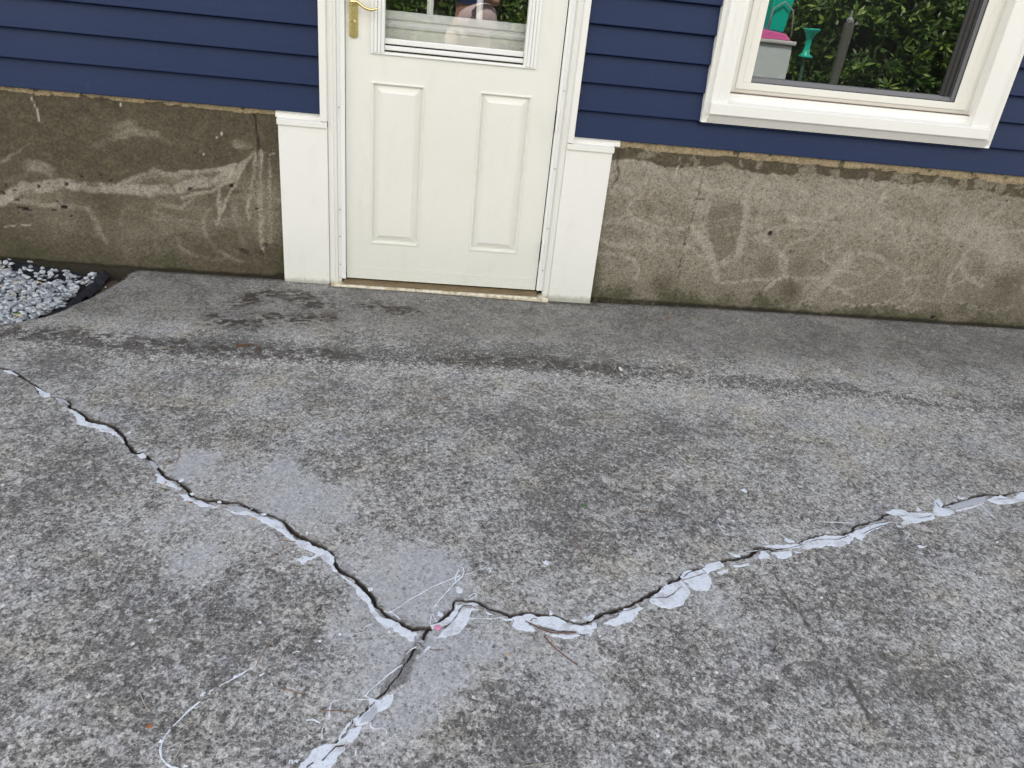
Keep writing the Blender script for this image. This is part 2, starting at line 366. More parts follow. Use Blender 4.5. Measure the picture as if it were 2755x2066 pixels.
# ------------------------------------------------------------------ terrain
def z_slab(x, y):
    h = .004*(fbm(x, y, 1.3, 3, 5) - .5) + .002*(fbm(x, y, 6, 2, 9) - .5)
    return h - .010*np.exp(-((x - .55)/.55)**2)*np.exp(np.minimum(y, 0)/.5)
CRACK_PX = {
 'left': A1([(-120, 70), (0, 130), (100, 155), (180, 205), (290, 265), (345, 345), (430, 365), (530, 390), (585, 430), (600, 470), (690, 515), (745, 572), (880, 596), (960, 622),
             (1040, 690), (1070, 770), (1150, 840), (1250, 880), (1320, 960), (1400, 1045), (1500, 1095), (1580, 1150), (1620, 1210), (1750, 1255), (1900, 1262), (2040, 1280), (2150, 1330)])
         + A2([(0, 335), (150, 410), (250, 430), (370, 500), (430, 570), (600, 655), (770, 742), (800, 835), (830, 905), (940, 945), (1040, 1040), (1120, 1130), (1140, 1200),
               (1220, 1270), (1330, 1330), (1450, 1392), (1600, 1392)]),
 'right': A2([(1600, 1392), (1700, 1330), (1790, 1240), (1820, 1160), (1900, 1155), (2000, 1180), (2100, 1225), (2212, 1250)])
        + A3([(760, 437), (860, 422), (950, 432), (1050, 433), (1130, 452), (1200, 482), (1300, 492), (1400, 442), (1500, 407), (1620, 372), (1700, 325), (1790, 288)])
        + A4([(450, 1125), (560, 1060), (650, 1005), (720, 975), (740, 930), (810, 895), (940, 878), (1060, 822), (1200, 800), (1300, 785), (1390, 712), (1500, 728), (1700, 712), (1770, 650),
              (1900, 612), (2100, 600), (2212, 552)])
        + A5([(600, 552), (640, 522), (750, 492), (850, 468), (900, 425), (1100, 398), (1280, 392), (1400, 350), (1500, 320), (1620, 280), (1750, 258), (1900, 268), (2000, 240), (2200, 205)]),
 'lower': A2([(1600, 1392), (1560, 1450), (1500, 1540)]) + A6([(2170, 350), (2080, 450), (2010, 580), (1940, 680), (1860, 760), (1780, 840), (1700, 915), (1600, 1012), (1545, 1088), (1500, 1150), (1420, 1240), (1320, 1340)]),
}
def resample(P, st, amp=0, seed=0):
    P = np.array(P); d = np.r_[0, np.cumsum(np.hypot(*np.diff(P, axis=0).T))]; n = max(3, int(d[-1]/st)); s = np.linspace(0, d[-1], n)
    Q = np.stack([np.interp(s, d, P[:, 0]), np.interp(s, d, P[:, 1])], 1)
    if amp:
        T = np.gradient(Q, axis=0); T /= np.linalg.norm(T, axis=1)[:, None] + 1e-9; N = np.stack([-T[:, 1], T[:, 0]], 1)
        off = (fbm(s, s*0, 30, 2, seed) - .5)*2.2*amp + (fbm(s, s*0, 110, 3, seed+3) - .5)*2*amp
        Q = Q + N*off[:, None]
    return Q
CR = {k: resample([ground(*q) for q in v], .004, .0035, 11*i+3) for i, (k, v) in enumerate(CRACK_PX.items())}
CRC = {k: v[::6] for k, v in CR.items()}
CW = {'left': (.0036, .0075), 'right': (.0026, .0068), 'lower': (.0014, .0045)}      # half width: base, variation
def groove(x, y, near=None):
    """depth of the crack at a point and its distance from it"""
    G = np.zeros(x.shape); D = np.full(x.shape, 1e9)
    for i, (k, P) in enumerate(CR.items()):
        d = np.full(x.shape, 1e9); w_ = np.zeros(x.shape)
        coarse = segdist(x, y, CRC[k]); idx = np.where(coarse < .05)[0]
        if len(idx):
            xs, ys = x[idx], y[idx]; dd = np.full(xs.shape, 1e9)
            for c0 in range(0, len(P)-1, 40):
                seg = P[c0:c0+42]; mn = seg.min(0) - .045; mx_ = seg.max(0) + .045
                s_ = np.where((xs > mn[0]) & (xs < mx_[0]) & (ys > mn[1]) & (ys < mx_[1]))[0]
                if len(s_): dd[s_] = np.minimum(dd[s_], segdist(xs[s_], ys[s_], seg))
            b, vv = CW[k]; wd = b + vv*(fbm(xs, ys, 14, 2, 40+i) - .35) + .0034*(fbm(xs, ys, 130, 3, 60+i) - .5)
            wd = np.maximum(wd, .0012)
            G[idx] = np.maximum(G[idx], (1 - ss(.55, 1.15, dd/wd))*(.006 + .9*wd))
            D[idx] = np.minimum(D[idx], dd/wd)
    return G, D

LIGHT = [(500, 1085, 90, .8), (620, 1120, 110, .9), (760, 1190, 90, .8), (840, 1260, 90, .9), (780, 1330, 100, .9), (900, 1330, 80, .9), (560, 1200, 110, .6), (560, 1060, 150, .9), (450, 1150, 120, .7), (700, 1110, 110, .8), (800, 1180, 90, .7), (880, 1290, 110, 1), (760, 1440, 130, .8), (620, 1330, 90, .35), (950, 1240, 90, .6), (1020, 1340, 110, .9),
         (830, 1560, 100, .7), (1000, 1480, 110, .8), (900, 1400, 110, .8), (1180, 1410, 110, .6), (1090, 1380, 90, .6), (1340, 1450, 90, .6), (430, 1040, 70, .5), (1240, 1500, 70, .5), (1150, 1250, 70, .35), (600, 1240, 70, .5),
         (2120, 1090, 70, .8), (1900, 1115, 60, .5), (1660, 1160, 60, .4), (1480, 1250, 60, .4), (1330, 1610, 60, .6), (1280, 1640, 50, .5), (720, 1620, 60, .5), (1320, 1340, 60, .4), (1560, 1330, 80, .4), (660, 1230, 70, .6)]
DARK = [(360, 1380, 140, .9), (230, 1260, 120, .5), (650, 1400, 60, .8), (520, 1290, 80, .6), (1100, 1480, 60, .9), (1070, 1570, 70, 1), (1150, 1620, 70, .7), (1220, 920, 140, .7), (1300, 1040, 110, .7), (1180, 1090, 70, .9), (1230, 1160, 60, 1),
        (950, 1180, 60, .5), (1210, 1230, 50, .8), (1340, 1180, 50, .6), (300, 880, 160, .5), (120, 790, 70, .9), (190, 1000, 100, .5), (1480, 1100, 100, .5), (1900, 1280, 110, .5), (1800, 1450, 120, .6), (2000, 1480, 110, .7), (1600, 1500, 90, .5), (900, 860, 140, .55),
        (640, 870, 120, .4), (2060, 780, 90, .4), (100, 1100, 90, .5), (300, 1560, 140, .7), (200, 1440, 120, .5), (600, 1560, 60, .5), (1980, 1200, 60, .6), (1500, 1580, 90, .5), (700, 1010, 60, .5), (860, 1020, 60, .4), (1000, 1010, 60, .3), (1420, 930, 90, .5), (1120, 776, 150, 1.5, .20), (1260, 792, 110, 1.1, .20), (130, 722, 70, 1.3, .35), (560, 758, 220, .9, .16), (860, 772, 120, .9, .16), (300, 745, 120, .7, .2), (1180, 815, 130, -1.0, .16), (1480, 838, 130, -.8, .2), (250, 720, 170, -.8, .2), (1900, 890, 220, -.6, .3), (950, 800, 140, -.6, .14), (620, 785, 160, -.6, .14), (60, 700, 90, -.8, .3)]
def drip_y(x): return np.interp(x, [-1.7, -1.425, -1.04, -.68, -.155, .32, .58, 1.0, 1.8, 2.35, 3.2], [-.76, -.763, -.80, -.81, -.79, -.756, -.785, -.81, -.87, -.945, -1.02]) - .03*(fbm(x, x*0, 2.2, 2, 77) - .5)
DPATCH = inv = None
PATCH = [ground(*q) for q in A6([(2170, 350), (2060, 420), (2010, 520), (1930, 600), (1890, 660), (1850, 760), (1920, 740), (1990, 700), (2090, 640), (2110, 560), (2105, 500), (2190, 400)])]
THIN = [ground(*q) for q in A4([(1530, 920), (1600, 1070), (1660, 1160), (1700, 1210), (1750, 1270), (1800, 1350), (1850, 1430)]) + FUL([(1740, 1350), (1800, 1420), (1850, 1500), (1880, 1560), (1920, 1620), (1945, 1690)])]
WET = FUL([(520, 660), (560, 640), (600, 632), (650, 640), (680, 658)]), FUL([(560, 690), (600, 682), (640, 690), (700, 685), (712, 682)]), FUL([(470, 690), (540, 700)]), FUL([(800, 660), (880, 672)])
def slab_attrs(x, y, G=None, D=None):
    X0_, Y0_ = x, y; x = x + .16*(fbm(X0_, Y0_, 4, 3, 101) - .5); y = y + .16*(fbm(X0_, Y0_, 4, 3, 103) - .5)
    wn = np.zeros(x.shape); dk = np.zeros(x.shape)
    for L, out in ((LIGHT, wn), (DARK, dk)):
        for u, v, r, a, *fl in L:
            cx, cy = ground(u*1.2455, v*1.2455); ex, _ = ground((u+r)*1.2455, v*1.2455); _, ey = ground(u*1.2455, (v+r*(fl[0] if fl else .8))*1.2455)
            rx = abs(ex-cx); ry = abs(ey-cy)
            out += a*np.exp(-(((x-cx)/rx)**2 + ((y-cy)/ry)**2)**1.1)
    x, y = X0_, Y0_
    wig = fbm(x, y, 7, 5, 21)
    wn = 1.25*(1 - np.exp(-.75*np.maximum(wn, 0))); wn = ss(.14, 1.02, wn + (wig - .5)*1.9*ss(.08, .5, wn))
    dk = np.clip(dk + (fbm(x, y, 5, 4, 33) - .5)*1.3, -1.0, 1.8)
    yd = drip_y(x); b = (y - yd)
    band = np.exp(-(b/.085)**2)*ss(.25, .6, fbm(x, y, 7, 3, 55) + .15)
    expo = band*1.25 + .22 + .35*(fbm(x, y, 3, 3, 91) - .5) + .25*ss(-1.0, -1.7, y)
    smoo = ss(-.74, -.40, y)*(.75 + .5*(fbm(x, y, 4, 3, 14) - .5))
    dk = dk + 1.9*np.exp(-((b-.03)/.055)**2)*ss(.34, .56, fbm(x, y, 5, 3, 66)) - 1.1*np.exp(-((b+.05)/.035)**2)*ss(.42, .6, fbm(x, y, 6, 3, 67)) + .22*ss(-1.0,-.2,y)
    dirt_shade = np.zeros(x.shape)
    for P in WET:
        Q = [ground(*q) for q in P]; d = segdist(x + .05*(fbm(x, y, 9, 3, 81)-.5), y + .05*(fbm(x, y, 9, 3, 83)-.5), Q)
        dirt_shade = np.maximum(dirt_shade, .68*ss(.11, .01, d)*ss(.38, .62, fbm(x, y, 24, 4, 85)))
        dirt_shade = np.maximum(dirt_shade, .95*ss(.60, .70, .5 + (fbm(x, y*1.6, 42, 5, 8) - .5)*2.2 + ss(.085, .0, d)*.36 - .22)*ss(.12, .04, d))
    dT = segdist(x, y, THIN); dirt_shade = np.maximum(dirt_shade, .75*ss(.008, .001, dT)*ss(.42, .55, fbm(x, y, 9, 3, 3)))
    bm_ = np.exp(-((b-.03)/.080)**2)*ss(.36, .55, fbm(x, y, 3, 3, 66) + .30*np.exp(-((x-.32)/.40)**2) + .22*np.exp(-((x+1.2)/.5)**2) - .10*ss(1.0, 1.6, x)); dirt_shade = np.maximum(dirt_shade, .70*(1 - .75*ss(.6, 1.2, x))*ss(.2, .8, bm_)*ss(.47, .56, fbm(x, y, 52, 4, 87) + .07*(bm_ - .5)))
    dw = segdist(x, y, [(-1.5, .012), (-.5, -.004), (-.5, -.03), (.75, -.03), (.75, .01), (4, .012)])
    dirt_shade = np.maximum(dirt_shade, .8*ss(.035, .0, dw + .02*(fbm(x, y, 20, 3, 4) - .5)))  # contact shade along the wall foot, painted dark into this mask
    pin = inpoly(x + .012*(fbm(x, y, 40, 3, 2) - .5), y + .012*(fbm(x, y, 40, 3, 6) - .5), PATCH)
    dirt_shade = np.where(pin, np.maximum(dirt_shade, .30 + .5*fbm(x, y, 45, 3, 12)), dirt_shade)
    if D is not None:
        wn = np.maximum(wn, .55*np.exp(-np.minimum(D, 40)/6.)); dirt_shade = np.maximum(dirt_shade, 1 - ss(.8, 1.7, D)); dirt_shade = np.maximum(dirt_shade, .6*ss(4.5, 1.5, D)*ss(.5, .68, fbm(x, y, 38, 3, 19)))
    return dict(worn=wn, dark=dk, expo=expo, dirt_shade=dirt_shade, smoo=smoo)

EDGE = [(-1.405, .05), (-1.43, -.02), (-1.435, -.11), (-1.452, -.20), (-1.475, -.314), (-1.52, -.47), (-1.56, -.58), (-1.669, -.674), (-1.80, -.78), (-2.1, -1.0), (-2.6, -1.5), (-3.2, -2.3), (-3.5, -4.5)]
# lawn sheet, with the slab and the gravel bed lying in it
lx = np.array([-260, -60, -20, -8, -3.6, -1.3, 0, 3, 6, 20, 60, 260.]); ly = np.array([-400, -120, -40, -16, -9, -5, -3, -1, .0, 12, 40, 260.])
X, Y = np.meshgrid(lx, ly, indexing='ij')
m = M('lawn_grass', .95); n1 = m.noise(1.3, 6, .6); n2 = m.noise(40, 5, .7)
m.base(m.mix(n1, m.mix(n2, (.035, .055, .012), (.10, .13, .03)), m.mix(n2, (.06, .075, .02), (.15, .17, .05)))); m.set('Normal', m.bump(n2, .05)); LAWN = m.m
o = gridmesh('lawn', np.stack([X.ravel(), Y.ravel(), np.full(X.size, -.11)], 1), len(lx), len(ly), LAWN, {}); tag(o, kind='structure')

# patio slab
fx = np.arange(-1.86, 3.22, .006); fy = np.arange(-2.72, .014, .006)
gx_ = np.r_[np.arange(-3.6, -1.86, .06), fx, np.arange(3.24, 8.0, .12)]; fy = fy[fy < .006]; gy_ = np.r_[np.arange(-4.7, -2.73, .06), fy, [.0085, .012, .03]]
X, Y = np.meshgrid(gx_, gy_, indexing='ij'); x, y = X.ravel(), Y.ravel()
G, D = groove(x, y)
dmin = np.minimum.reduce([segdist(x, y, P) for P in CRC.values()])
z = z_slab(x, y) + .0008*(fbm(x, y, 60, 2, 31) - .5)
z = np.where(dmin < .0135, z - .028, z); z = np.where(y > .009, z - .035, z)
ey = np.array([q[1] for q in EDGE])[::-1]; ex = np.array([q[0] for q in EDGE])[::-1]
xe = np.interp(y, ey, ex) + .02*(fbm(y, y*0, 14, 3, 4) - .5)
de = x - xe; keep = de > -.012
z = np.where(de < .022, z - .03*ss(.022, -.012, de), z)
patio = gridmesh('patio', np.stack([x, y, z], 1), len(gx_), len(gy_), SLAB, slab_attrs(x, y, G, D), keep=keep)
tag(patio, kind='structure')
# slab's broken side along the gravel bed, and its far edges
sb = MB(); ys = np.linspace(.03, -4.7, 240)
xs_ = np.interp(ys, ey, ex) + .02*(fbm(ys, ys*0, 14, 3, 4) - .5) - .004
rows = []
for kz, off in ((-.012, 0), (-.035, -.006), (-.07, -.002), (-.14, -.01)):
    rows.append([(xs_[i] + off + .010*(vn(ys[i], kz*30, 60, 3) - .5), ys[i], kz) for i in range(len(ys))])
n = len(ys); sb.add([p for r_ in rows for p in r_], [(r_*n+i, r_*n+i+1, (r_+1)*n+i+1, (r_+1)*n+i) for r_ in range(3) for i in range(n-1)])
sb.box(-3.5, 7.9, -4.72, -4.705, -.14, -.004); sb.box(7.85, 7.88, -4.7, .02, -.14, -.004)
sb.build('slab_edge', SLAB, patio, smooth=True)
# crack strips: the groove cut at full detail, laid into the slab
OFF = np.array([-26, -20, -15, -11, -8.5, -7, -5.7, -4.5, -3.4, -2.3, -1.1, 0, 1.1, 2.3, 3.4, 4.5, 5.7, 7, 8.5, 11, 15, 20, 26])/1000
for k in CR:
    C0 = resample([ground(*q) for q in CRACK_PX[k]], .0032); 
    sm_ = C0.copy()
    for _ in range(12): sm_[1:-1] = (sm_[:-2] + sm_[1:-1]*2 + sm_[2:])/4
    T = np.gradient(sm_, axis=0); T /= np.linalg.norm(T, axis=1)[:, None] + 1e-9; N = np.stack([-T[:, 1], T[:, 0]], 1)
    Q = sm_[:, None, :] + N[:, None, :]*OFF[None, :, None]; qx, qy = Q[..., 0].ravel(), Q[..., 1].ravel()
    G, D = groove(qx, qy)
    e_ = np.tile(np.abs(OFF) > .023, len(sm_))
    zz = z_slab(qx, qy) + .0006 - G - np.where(e_, .0016, 0) + .0010*(fbm(qx, qy, 120, 2, 31) - .5)
    o = gridmesh('crack', np.stack([qx, qy, zz], 1), len(sm_), len(OFF), SLAB, slab_attrs(qx, qy, G, D), parent=patio)
    o['label'] = {'left': 'open dark crack running from the left edge to the fork', 'right': 'crack running from the fork to the right edge', 'lower': 'narrow crack running down from the fork'}[k]

# ------------------------------------------------------------------ filler in the cracks
def patch_mesh(mb, pts, th=.0012, jit=.0018, seed=0):
    P = resample([ground(*q) for q in pts + pts[:1]], .0035)[:-1]
    n = len(P)
    if n < 4: return
    a = sum(P[i][0]*P[(i+1) % n][1] - P[(i+1) % n][0]*P[i][1] for i in range(n))
    if a < 0: P = P[::-1]
    T = np.roll(P, -1, 0) - np.roll(P, 1, 0); T /= np.linalg.norm(T, axis=1)[:, None] + 1e-9; N = np.stack([T[:, 1], -T[:, 0]], 1)
    s = np.arange(n)*.0035
    off = (fbm(s, s*0+seed, 110, 3, seed) - .5)*4.2*jit + (fbm(s, s*0+seed, 30, 2, seed+1) - .5)*1.6*jit
    P = P + N*off[:, None]; I = P - N*.0014
    zo = z_slab(P[:, 0], P[:, 1]) + .0002; zi = z_slab(I[:, 0], I[:, 1]) + th + .0012*(fbm(I[:, 0], I[:, 1], 50, 2, 5) - .3)
    vs = [(P[i][0], P[i][1], zo[i] - .002) for i in range(n)] + [(P[i][0], P[i][1], zo[i] + th*.55) for i in range(n)] + [(I[i][0], I[i][1], zi[i]) for i in range(n)]
    fs = [(r_*n+i, r_*n+(i+1) % n, (r_+1)*n+(i+1) % n, (r_+1)*n+i) for r_ in range(2) for i in range(n)]
    tri = tessellate_polygon([[Vector((q[0], q[1], 0)) for q in I]])
    fs += [tuple(2*n + i for i in t) for t in tri]
    mb.add(vs, fs)
def fmesh(name, polys, mat, parent, **kw):
    for i, q in enumerate(polys):
        mb = MB(); patch_mesh(mb, q, seed=i*5+len(q), **kw); mb.build(name, mat, parent)
def string(mb, pts, r=.0016, seed=1):
    P = resample([ground(*q) for q in pts], .004, .0010, seed)
    zz = z_slab(P[:, 0], P[:, 1]); s = np.arange(len(P))*.004
    rr = r*.85*(.35 + 1.2*fbm(s, s*0+seed, 55, 2, seed)); 
    mb.tube([(P[i][0], P[i][1], zz[i] + .0008) for i in range(len(P))], list(map(float, rr)), 6, flat=.75)
def blob(mb, u, v, r=.005, seed=1):
    r *= .6
    cx, cy = ground(u, v); z0 = float(z_slab(np.array([cx]), np.array([cy]))[0]); n = 9
    ring = [(cx + math.cos(a*2*math.pi/n)*r*(.6+.7*random.random()), cy + math.sin(a*2*math.pi/n)*r*(.6+.7*random.random()), z0 + .0002) for a in range(n)]
    top = [(cx + (p[0]-cx)*.6, cy + (p[1]-cy)*.6, z0 + .0022) for p in ring]
    mb.add(ring + top, [(i, (i+1) % n, n+(i+1) % n, n+i) for i in range(n)] + [tuple(range(n, 2*n))])
RUN = {}
for k, lab, c0 in (('left', 'broken white and grey filler along the crack that runs to the left edge', (300, 1150)), ('right', 'cracked white filler along the crack that runs to the right edge', (1800, 1570)), ('lower', 'wide white filler along the crack that runs down to the bottom edge', (950, 1950))):
    gxy = ground(*c0); RUN[k] = tag(empty('crack_filler', (gxy[0], gxy[1], 0)), lab, 'crack filler', 'white filler in the slab cracks')
FP = {'left': [
 A1([(25, 145), (90, 150), (160, 190), (120, 187), (60, 170)]),
 A1([(298, 290), (340, 310), (385, 335), (430, 345), (425, 370), (390, 382), (350, 367), (335, 330)]),
 A1([(580, 470), (640, 495), (690, 530), (735, 578), (800, 602), (900, 618), (955, 645), (990, 670), (1010, 695), (1040, 740), (1060, 770), (1035, 765), (1020, 720), (985, 695), (955, 697), (950, 680), (880, 670), (850, 662), (830, 640), (740, 622), (650, 602), (650, 560), (635, 520), (600, 495)]),
 A1([(735, 612), (790, 605), (825, 625), (780, 632)]), A1([(845, 660), (885, 655), (875, 675)]),
 A1([(1165, 862), (1210, 848), (1250, 862), (1240, 885), (1200, 897)]),
 A1([(1320, 1020), (1345, 1025), (1380, 1048), (1420, 1080), (1480, 1108), (1540, 1148), (1530, 1168), (1470, 1142), (1400, 1112), (1340, 1097), (1330, 1070), (1350, 1050), (1313, 1047)]),
 A1([(1525, 1200), (1570, 1198), (1610, 1218), (1650, 1250), (1720, 1260), (1780, 1285), (1850, 1307), (1800, 1322), (1760, 1302), (1690, 1302), (1640, 1267), (1600, 1252), (1555, 1257), (1570, 1235), (1530, 1210)]),
 A1([(1515, 1090), (1540, 1065), (1570, 1065), (1560, 1087), (1530, 1097)]), A1([(1075, 680), (1095, 662), (1118, 668), (1105, 685)]), A1([(1610, 1195), (1640, 1180), (1655, 1200), (1630, 1210)]), A1([(1840, 1262), (1870, 1252), (1885, 1268), (1850, 1275)]),
 A1([(1930, 1330), (1990, 1352), (2080, 1345), (2150, 1362), (2200, 1385)]) + A2([(60, 402), (150, 442), (210, 450), (290, 475), (345, 495), (380, 553), (418, 588), (465, 645), (540, 648), (620, 695), (700, 720), (755, 755), (782, 792), (785, 850), (813, 920), (780, 912), (765, 872), (740, 842), (690, 817), (660, 772), (590, 747), (500, 707), (465, 662), (420, 642), (370, 602), (330, 572), (290, 542), (220, 512), (170, 492), (120, 452), (60, 430), (0, 425), (-50, 425)]),
 A2([(820, 928), (868, 950), (895, 975), (945, 1005), (992, 1040), (1042, 1088), (1090, 1140), (1112, 1195), (1140, 1245), (1190, 1295), (1260, 1318), (1330, 1348), (1390, 1392), (1455, 1425), (1500, 1442), (1470, 1470), (1470, 1500), (1420, 1500), (1395, 1470), (1350, 1450), (1330, 1420), (1295, 1415), (1285, 1382), (1240, 1397), (1200, 1372), (1170, 1342), (1130, 1312), (1110, 1267), (1090, 1242), (1080, 1202), (1030, 1152), (980, 1092), (972, 1050), (920, 1012), (870, 972), (830, 942)]),
 A2([(405, 832), (470, 808), (530, 778), (590, 793), (640, 767), (668, 770), (620, 800), (560, 817), (535, 850), (512, 852), (515, 827), (470, 820)]),
 A2([(160, 415), (200, 412), (215, 425), (180, 432)]), A2([(545, 600), (540, 570), (558, 560), (568, 590)]), A2([(1070, 1050), (1110, 1040), (1120, 1070), (1080, 1075)]),
 ], 'right': [
 A2([(1650, 1475), (1690, 1440), (1750, 1382), (1800, 1312), (1850, 1252), (1880, 1217), (1960, 1217), (2020, 1242), (1960, 1247), (1940, 1302), (1900, 1372), (1850, 1432), (1780, 1457), (1700, 1475)]),
 A2([(1600, 1372), (1650, 1352), (1700, 1335), (1760, 1295), (1800, 1235), (1830, 1200), (1875, 1190), (1850, 1232), (1820, 1292), (1770, 1352), (1700, 1382), (1660, 1402), (1620, 1402)]),
 A2([(1895, 1200), (1960, 1175), (2020, 1195), (1960, 1207)]), A2([(2060, 1245), (2110, 1260), (2140, 1280), (2095, 1280)]),
 A2([(1820, 1050), (1850, 1035), (1880, 1060), (1875, 1090), (1840, 1095), (1815, 1075)]), A2([(1670, 1240), (1700, 1260), (1720, 1290), (1690, 1300), (1665, 1280)]), A2([(1560, 1555), (1590, 1535), (1605, 1560), (1570, 1585), (1552, 1605)]),
 A3([(680, 445), (730, 455), (770, 460), (775, 475), (720, 472)]),
 A3([(765, 445), (850, 432), (910, 420), (950, 448), (1040, 443), (1110, 448), (1150, 468), (1180, 498), (1230, 508), (1300, 520), (1350, 505), (1390, 492), (1395, 522), (1360, 542), (1355, 590), (1340, 570), (1285, 572), (1240, 545), (1180, 548), (1100, 540), (1030, 522), (960, 500), (870, 475), (900, 512), (945, 545), (920, 557), (860, 552), (800, 532), (765, 507), (778, 470)]),
 A3([(1000, 562), (1100, 572), (1200, 578), (1260, 575), (1280, 582), (1200, 602), (1150, 602), (1080, 592)]),
 A3([(1040, 430), (1045, 395), (1062, 400), (1070, 430)]), A3([(1290, 450), (1310, 425), (1325, 455), (1345, 425), (1380, 430), (1375, 460), (1330, 475)]), A3([(1190, 470), (1230, 458), (1260, 470), (1230, 482)]),
 A3([(1450, 500), (1490, 472), (1550, 452), (1580, 420), (1600, 385), (1660, 377), (1700, 365), (1760, 378), (1720, 402), (1680, 442), (1650, 482), (1600, 492), (1540, 517), (1490, 507)]),
 A4([(470, 1135), (550, 1092), (570, 1062), (640, 1012), (720, 987), (770, 1012), (800, 1052), (815, 1092), (790, 1132), (760, 1177), (700, 1212), (640, 1227), (570, 1217), (510, 1192), (460, 1162)]),
 A4([(730, 955), (760, 912), (800, 900), (830, 908), (910, 888), (940, 912), (960, 937), (1000, 977), (995, 1022), (960, 1072), (880, 1072), (810, 1047), (790, 1012), (750, 987)]),
 A4([(920, 885), (970, 842), (1060, 817), (1110, 862), (1060, 887), (1000, 905), (955, 928)]),
 A4([(1030, 918), (1085, 895), (1140, 887), (1120, 917), (1080, 937)]), A4([(1150, 858), (1230, 852), (1310, 842), (1310, 864), (1240, 867), (1180, 872)]),
 A4([(1150, 770), (1185, 765), (1230, 775), (1245, 790), (1200, 790)]), A4([(565, 1060), (600, 1020), (620, 1018), (600, 1045)]),
 A4([(1420, 695), (1500, 685), (1600, 682), (1700, 677), (1770, 685), (1730, 707), (1640, 717), (1550, 717), (1450, 710)]),
 A4([(1400, 740), (1450, 735), (1480, 762), (1485, 802), (1440, 802), (1395, 800)]), A4([(1500, 750), (1600, 740), (1670, 735), (1680, 772), (1640, 797), (1570, 802), (1540, 772)]),
 A4([(1740, 668), (1800, 645), (1880, 620), (1960, 605), (2060, 610), (2140, 606), (2205, 580), (2205, 640), (2160, 672), (2100, 702), (1990, 692), (1880, 707), (1790, 722), (1750, 712), (1790, 687)]),
 A4([(1610, 640), (1640, 628), (1690, 650), (1700, 668), (1650, 670)]), A4([(1690, 740), (1750, 742), (1755, 755), (1700, 752)]), A4([(1240, 215), (1275, 205), (1298, 225), (1290, 245)]),
 A5([(600, 600), (640, 562), (720, 535), (840, 500), (950, 490), (880, 525), (800, 555), (725, 585), (710, 620), (690, 645), (650, 632)]),
 A5([(890, 408), (960, 380), (1040, 390), (1090, 408), (1180, 412), (1290, 415), (1310, 460), (1240, 480), (1150, 502), (1050, 517), (1020, 502), (1060, 470), (1000, 440), (960, 432)]),
 A5([(1300, 375), (1315, 310), (1345, 285), (1380, 340), (1375, 372), (1450, 385), (1480, 407), (1440, 432), (1370, 437), (1300, 432)]),
 A5([(1480, 392), (1560, 372), (1650, 348), (1730, 330), (1650, 366), (1560, 388), (1500, 402)]),
 A5([(1760, 305), (1800, 278), (1870, 268), (1940, 288), (2000, 268), (2040, 240), (2120, 225), (2120, 300), (1980, 330), (1870, 342), (1790, 322)]),
 A5([(1500, 290), (1505, 255), (1530, 285), (1570, 270), (1560, 300)]), A5([(1150, 375), (1175, 365), (1200, 395), (1160, 398)]), A5([(980, 510), (1020, 520), (1030, 540), (990, 530)]),
 A5([(1780, 430), (1800, 425), (1840, 475), (1815, 455)]), A5([(1150, 690), (1200, 690), (1245, 690), (1220, 715), (1180, 710)]), A3([(985, 30), (1020, 20), (1050, 40), (1040, 62), (1010, 50)]),
 ], 'lower': [
 A6([(1770, 770), (1830, 785), (1870, 792), (1910, 752), (1955, 740), (1955, 810), (1900, 852), (1830, 892), (1780, 952), (1730, 972), (1660, 972), (1660, 925), (1725, 893), (1780, 842)]),
 A6([(1250, 1290), (1270, 1250), (1330, 1202), (1360, 1152), (1440, 1112), (1530, 1100), (1580, 1072), (1640, 1005), (1730, 967), (1700, 1032), (1650, 1102), (1600, 1092), (1592, 1152), (1550, 1202), (1500, 1290), (1450, 1400), (1180, 1400)]),
 A6([(1545, 1078), (1565, 1022), (1612, 970), (1656, 925), (1640, 965), (1590, 1030), (1562, 1080)]),
 ]}
for k, L in FP.items():
    for q in L:
        fmesh('filler_patch', [q], FILL, RUN[k])
fmesh('filler_smear', [A1([(470, 378), (560, 402), (595, 440), (560, 430), (480, 397)]), A1([(1340, 970), (1320, 985), (1290, 950), (1270, 910), (1300, 920)]), A1([(1930, 1300), (2030, 1300), (2150, 1350), (2080, 1345), (1980, 1345)])], FILLG, RUN['left'])
fmesh('filler_smear', [A2([(690, 455), (900, 500), (800, 480)]), A5([(1380, 365), (1500, 330), (1640, 290), (1750, 272), (1720, 320), (1600, 350), (1480, 378)]), A3([(1500, 440), (1560, 400), (1590, 395), (1560, 430)])][1:], FILLG, RUN['right'])
fmesh('filler_smear', [A6([(1790, 850), (1850, 840), (1830, 885), (1780, 950), (1710, 965), (1740, 900)])], FILLG, RUN['lower'], th=.0030)
def strings(k, r, seed, L):
    for i, q in enumerate(L): mb = MB(); string(mb, q, r, i+seed); mb.build('filler_string', FILL, RUN[k], smooth=True)
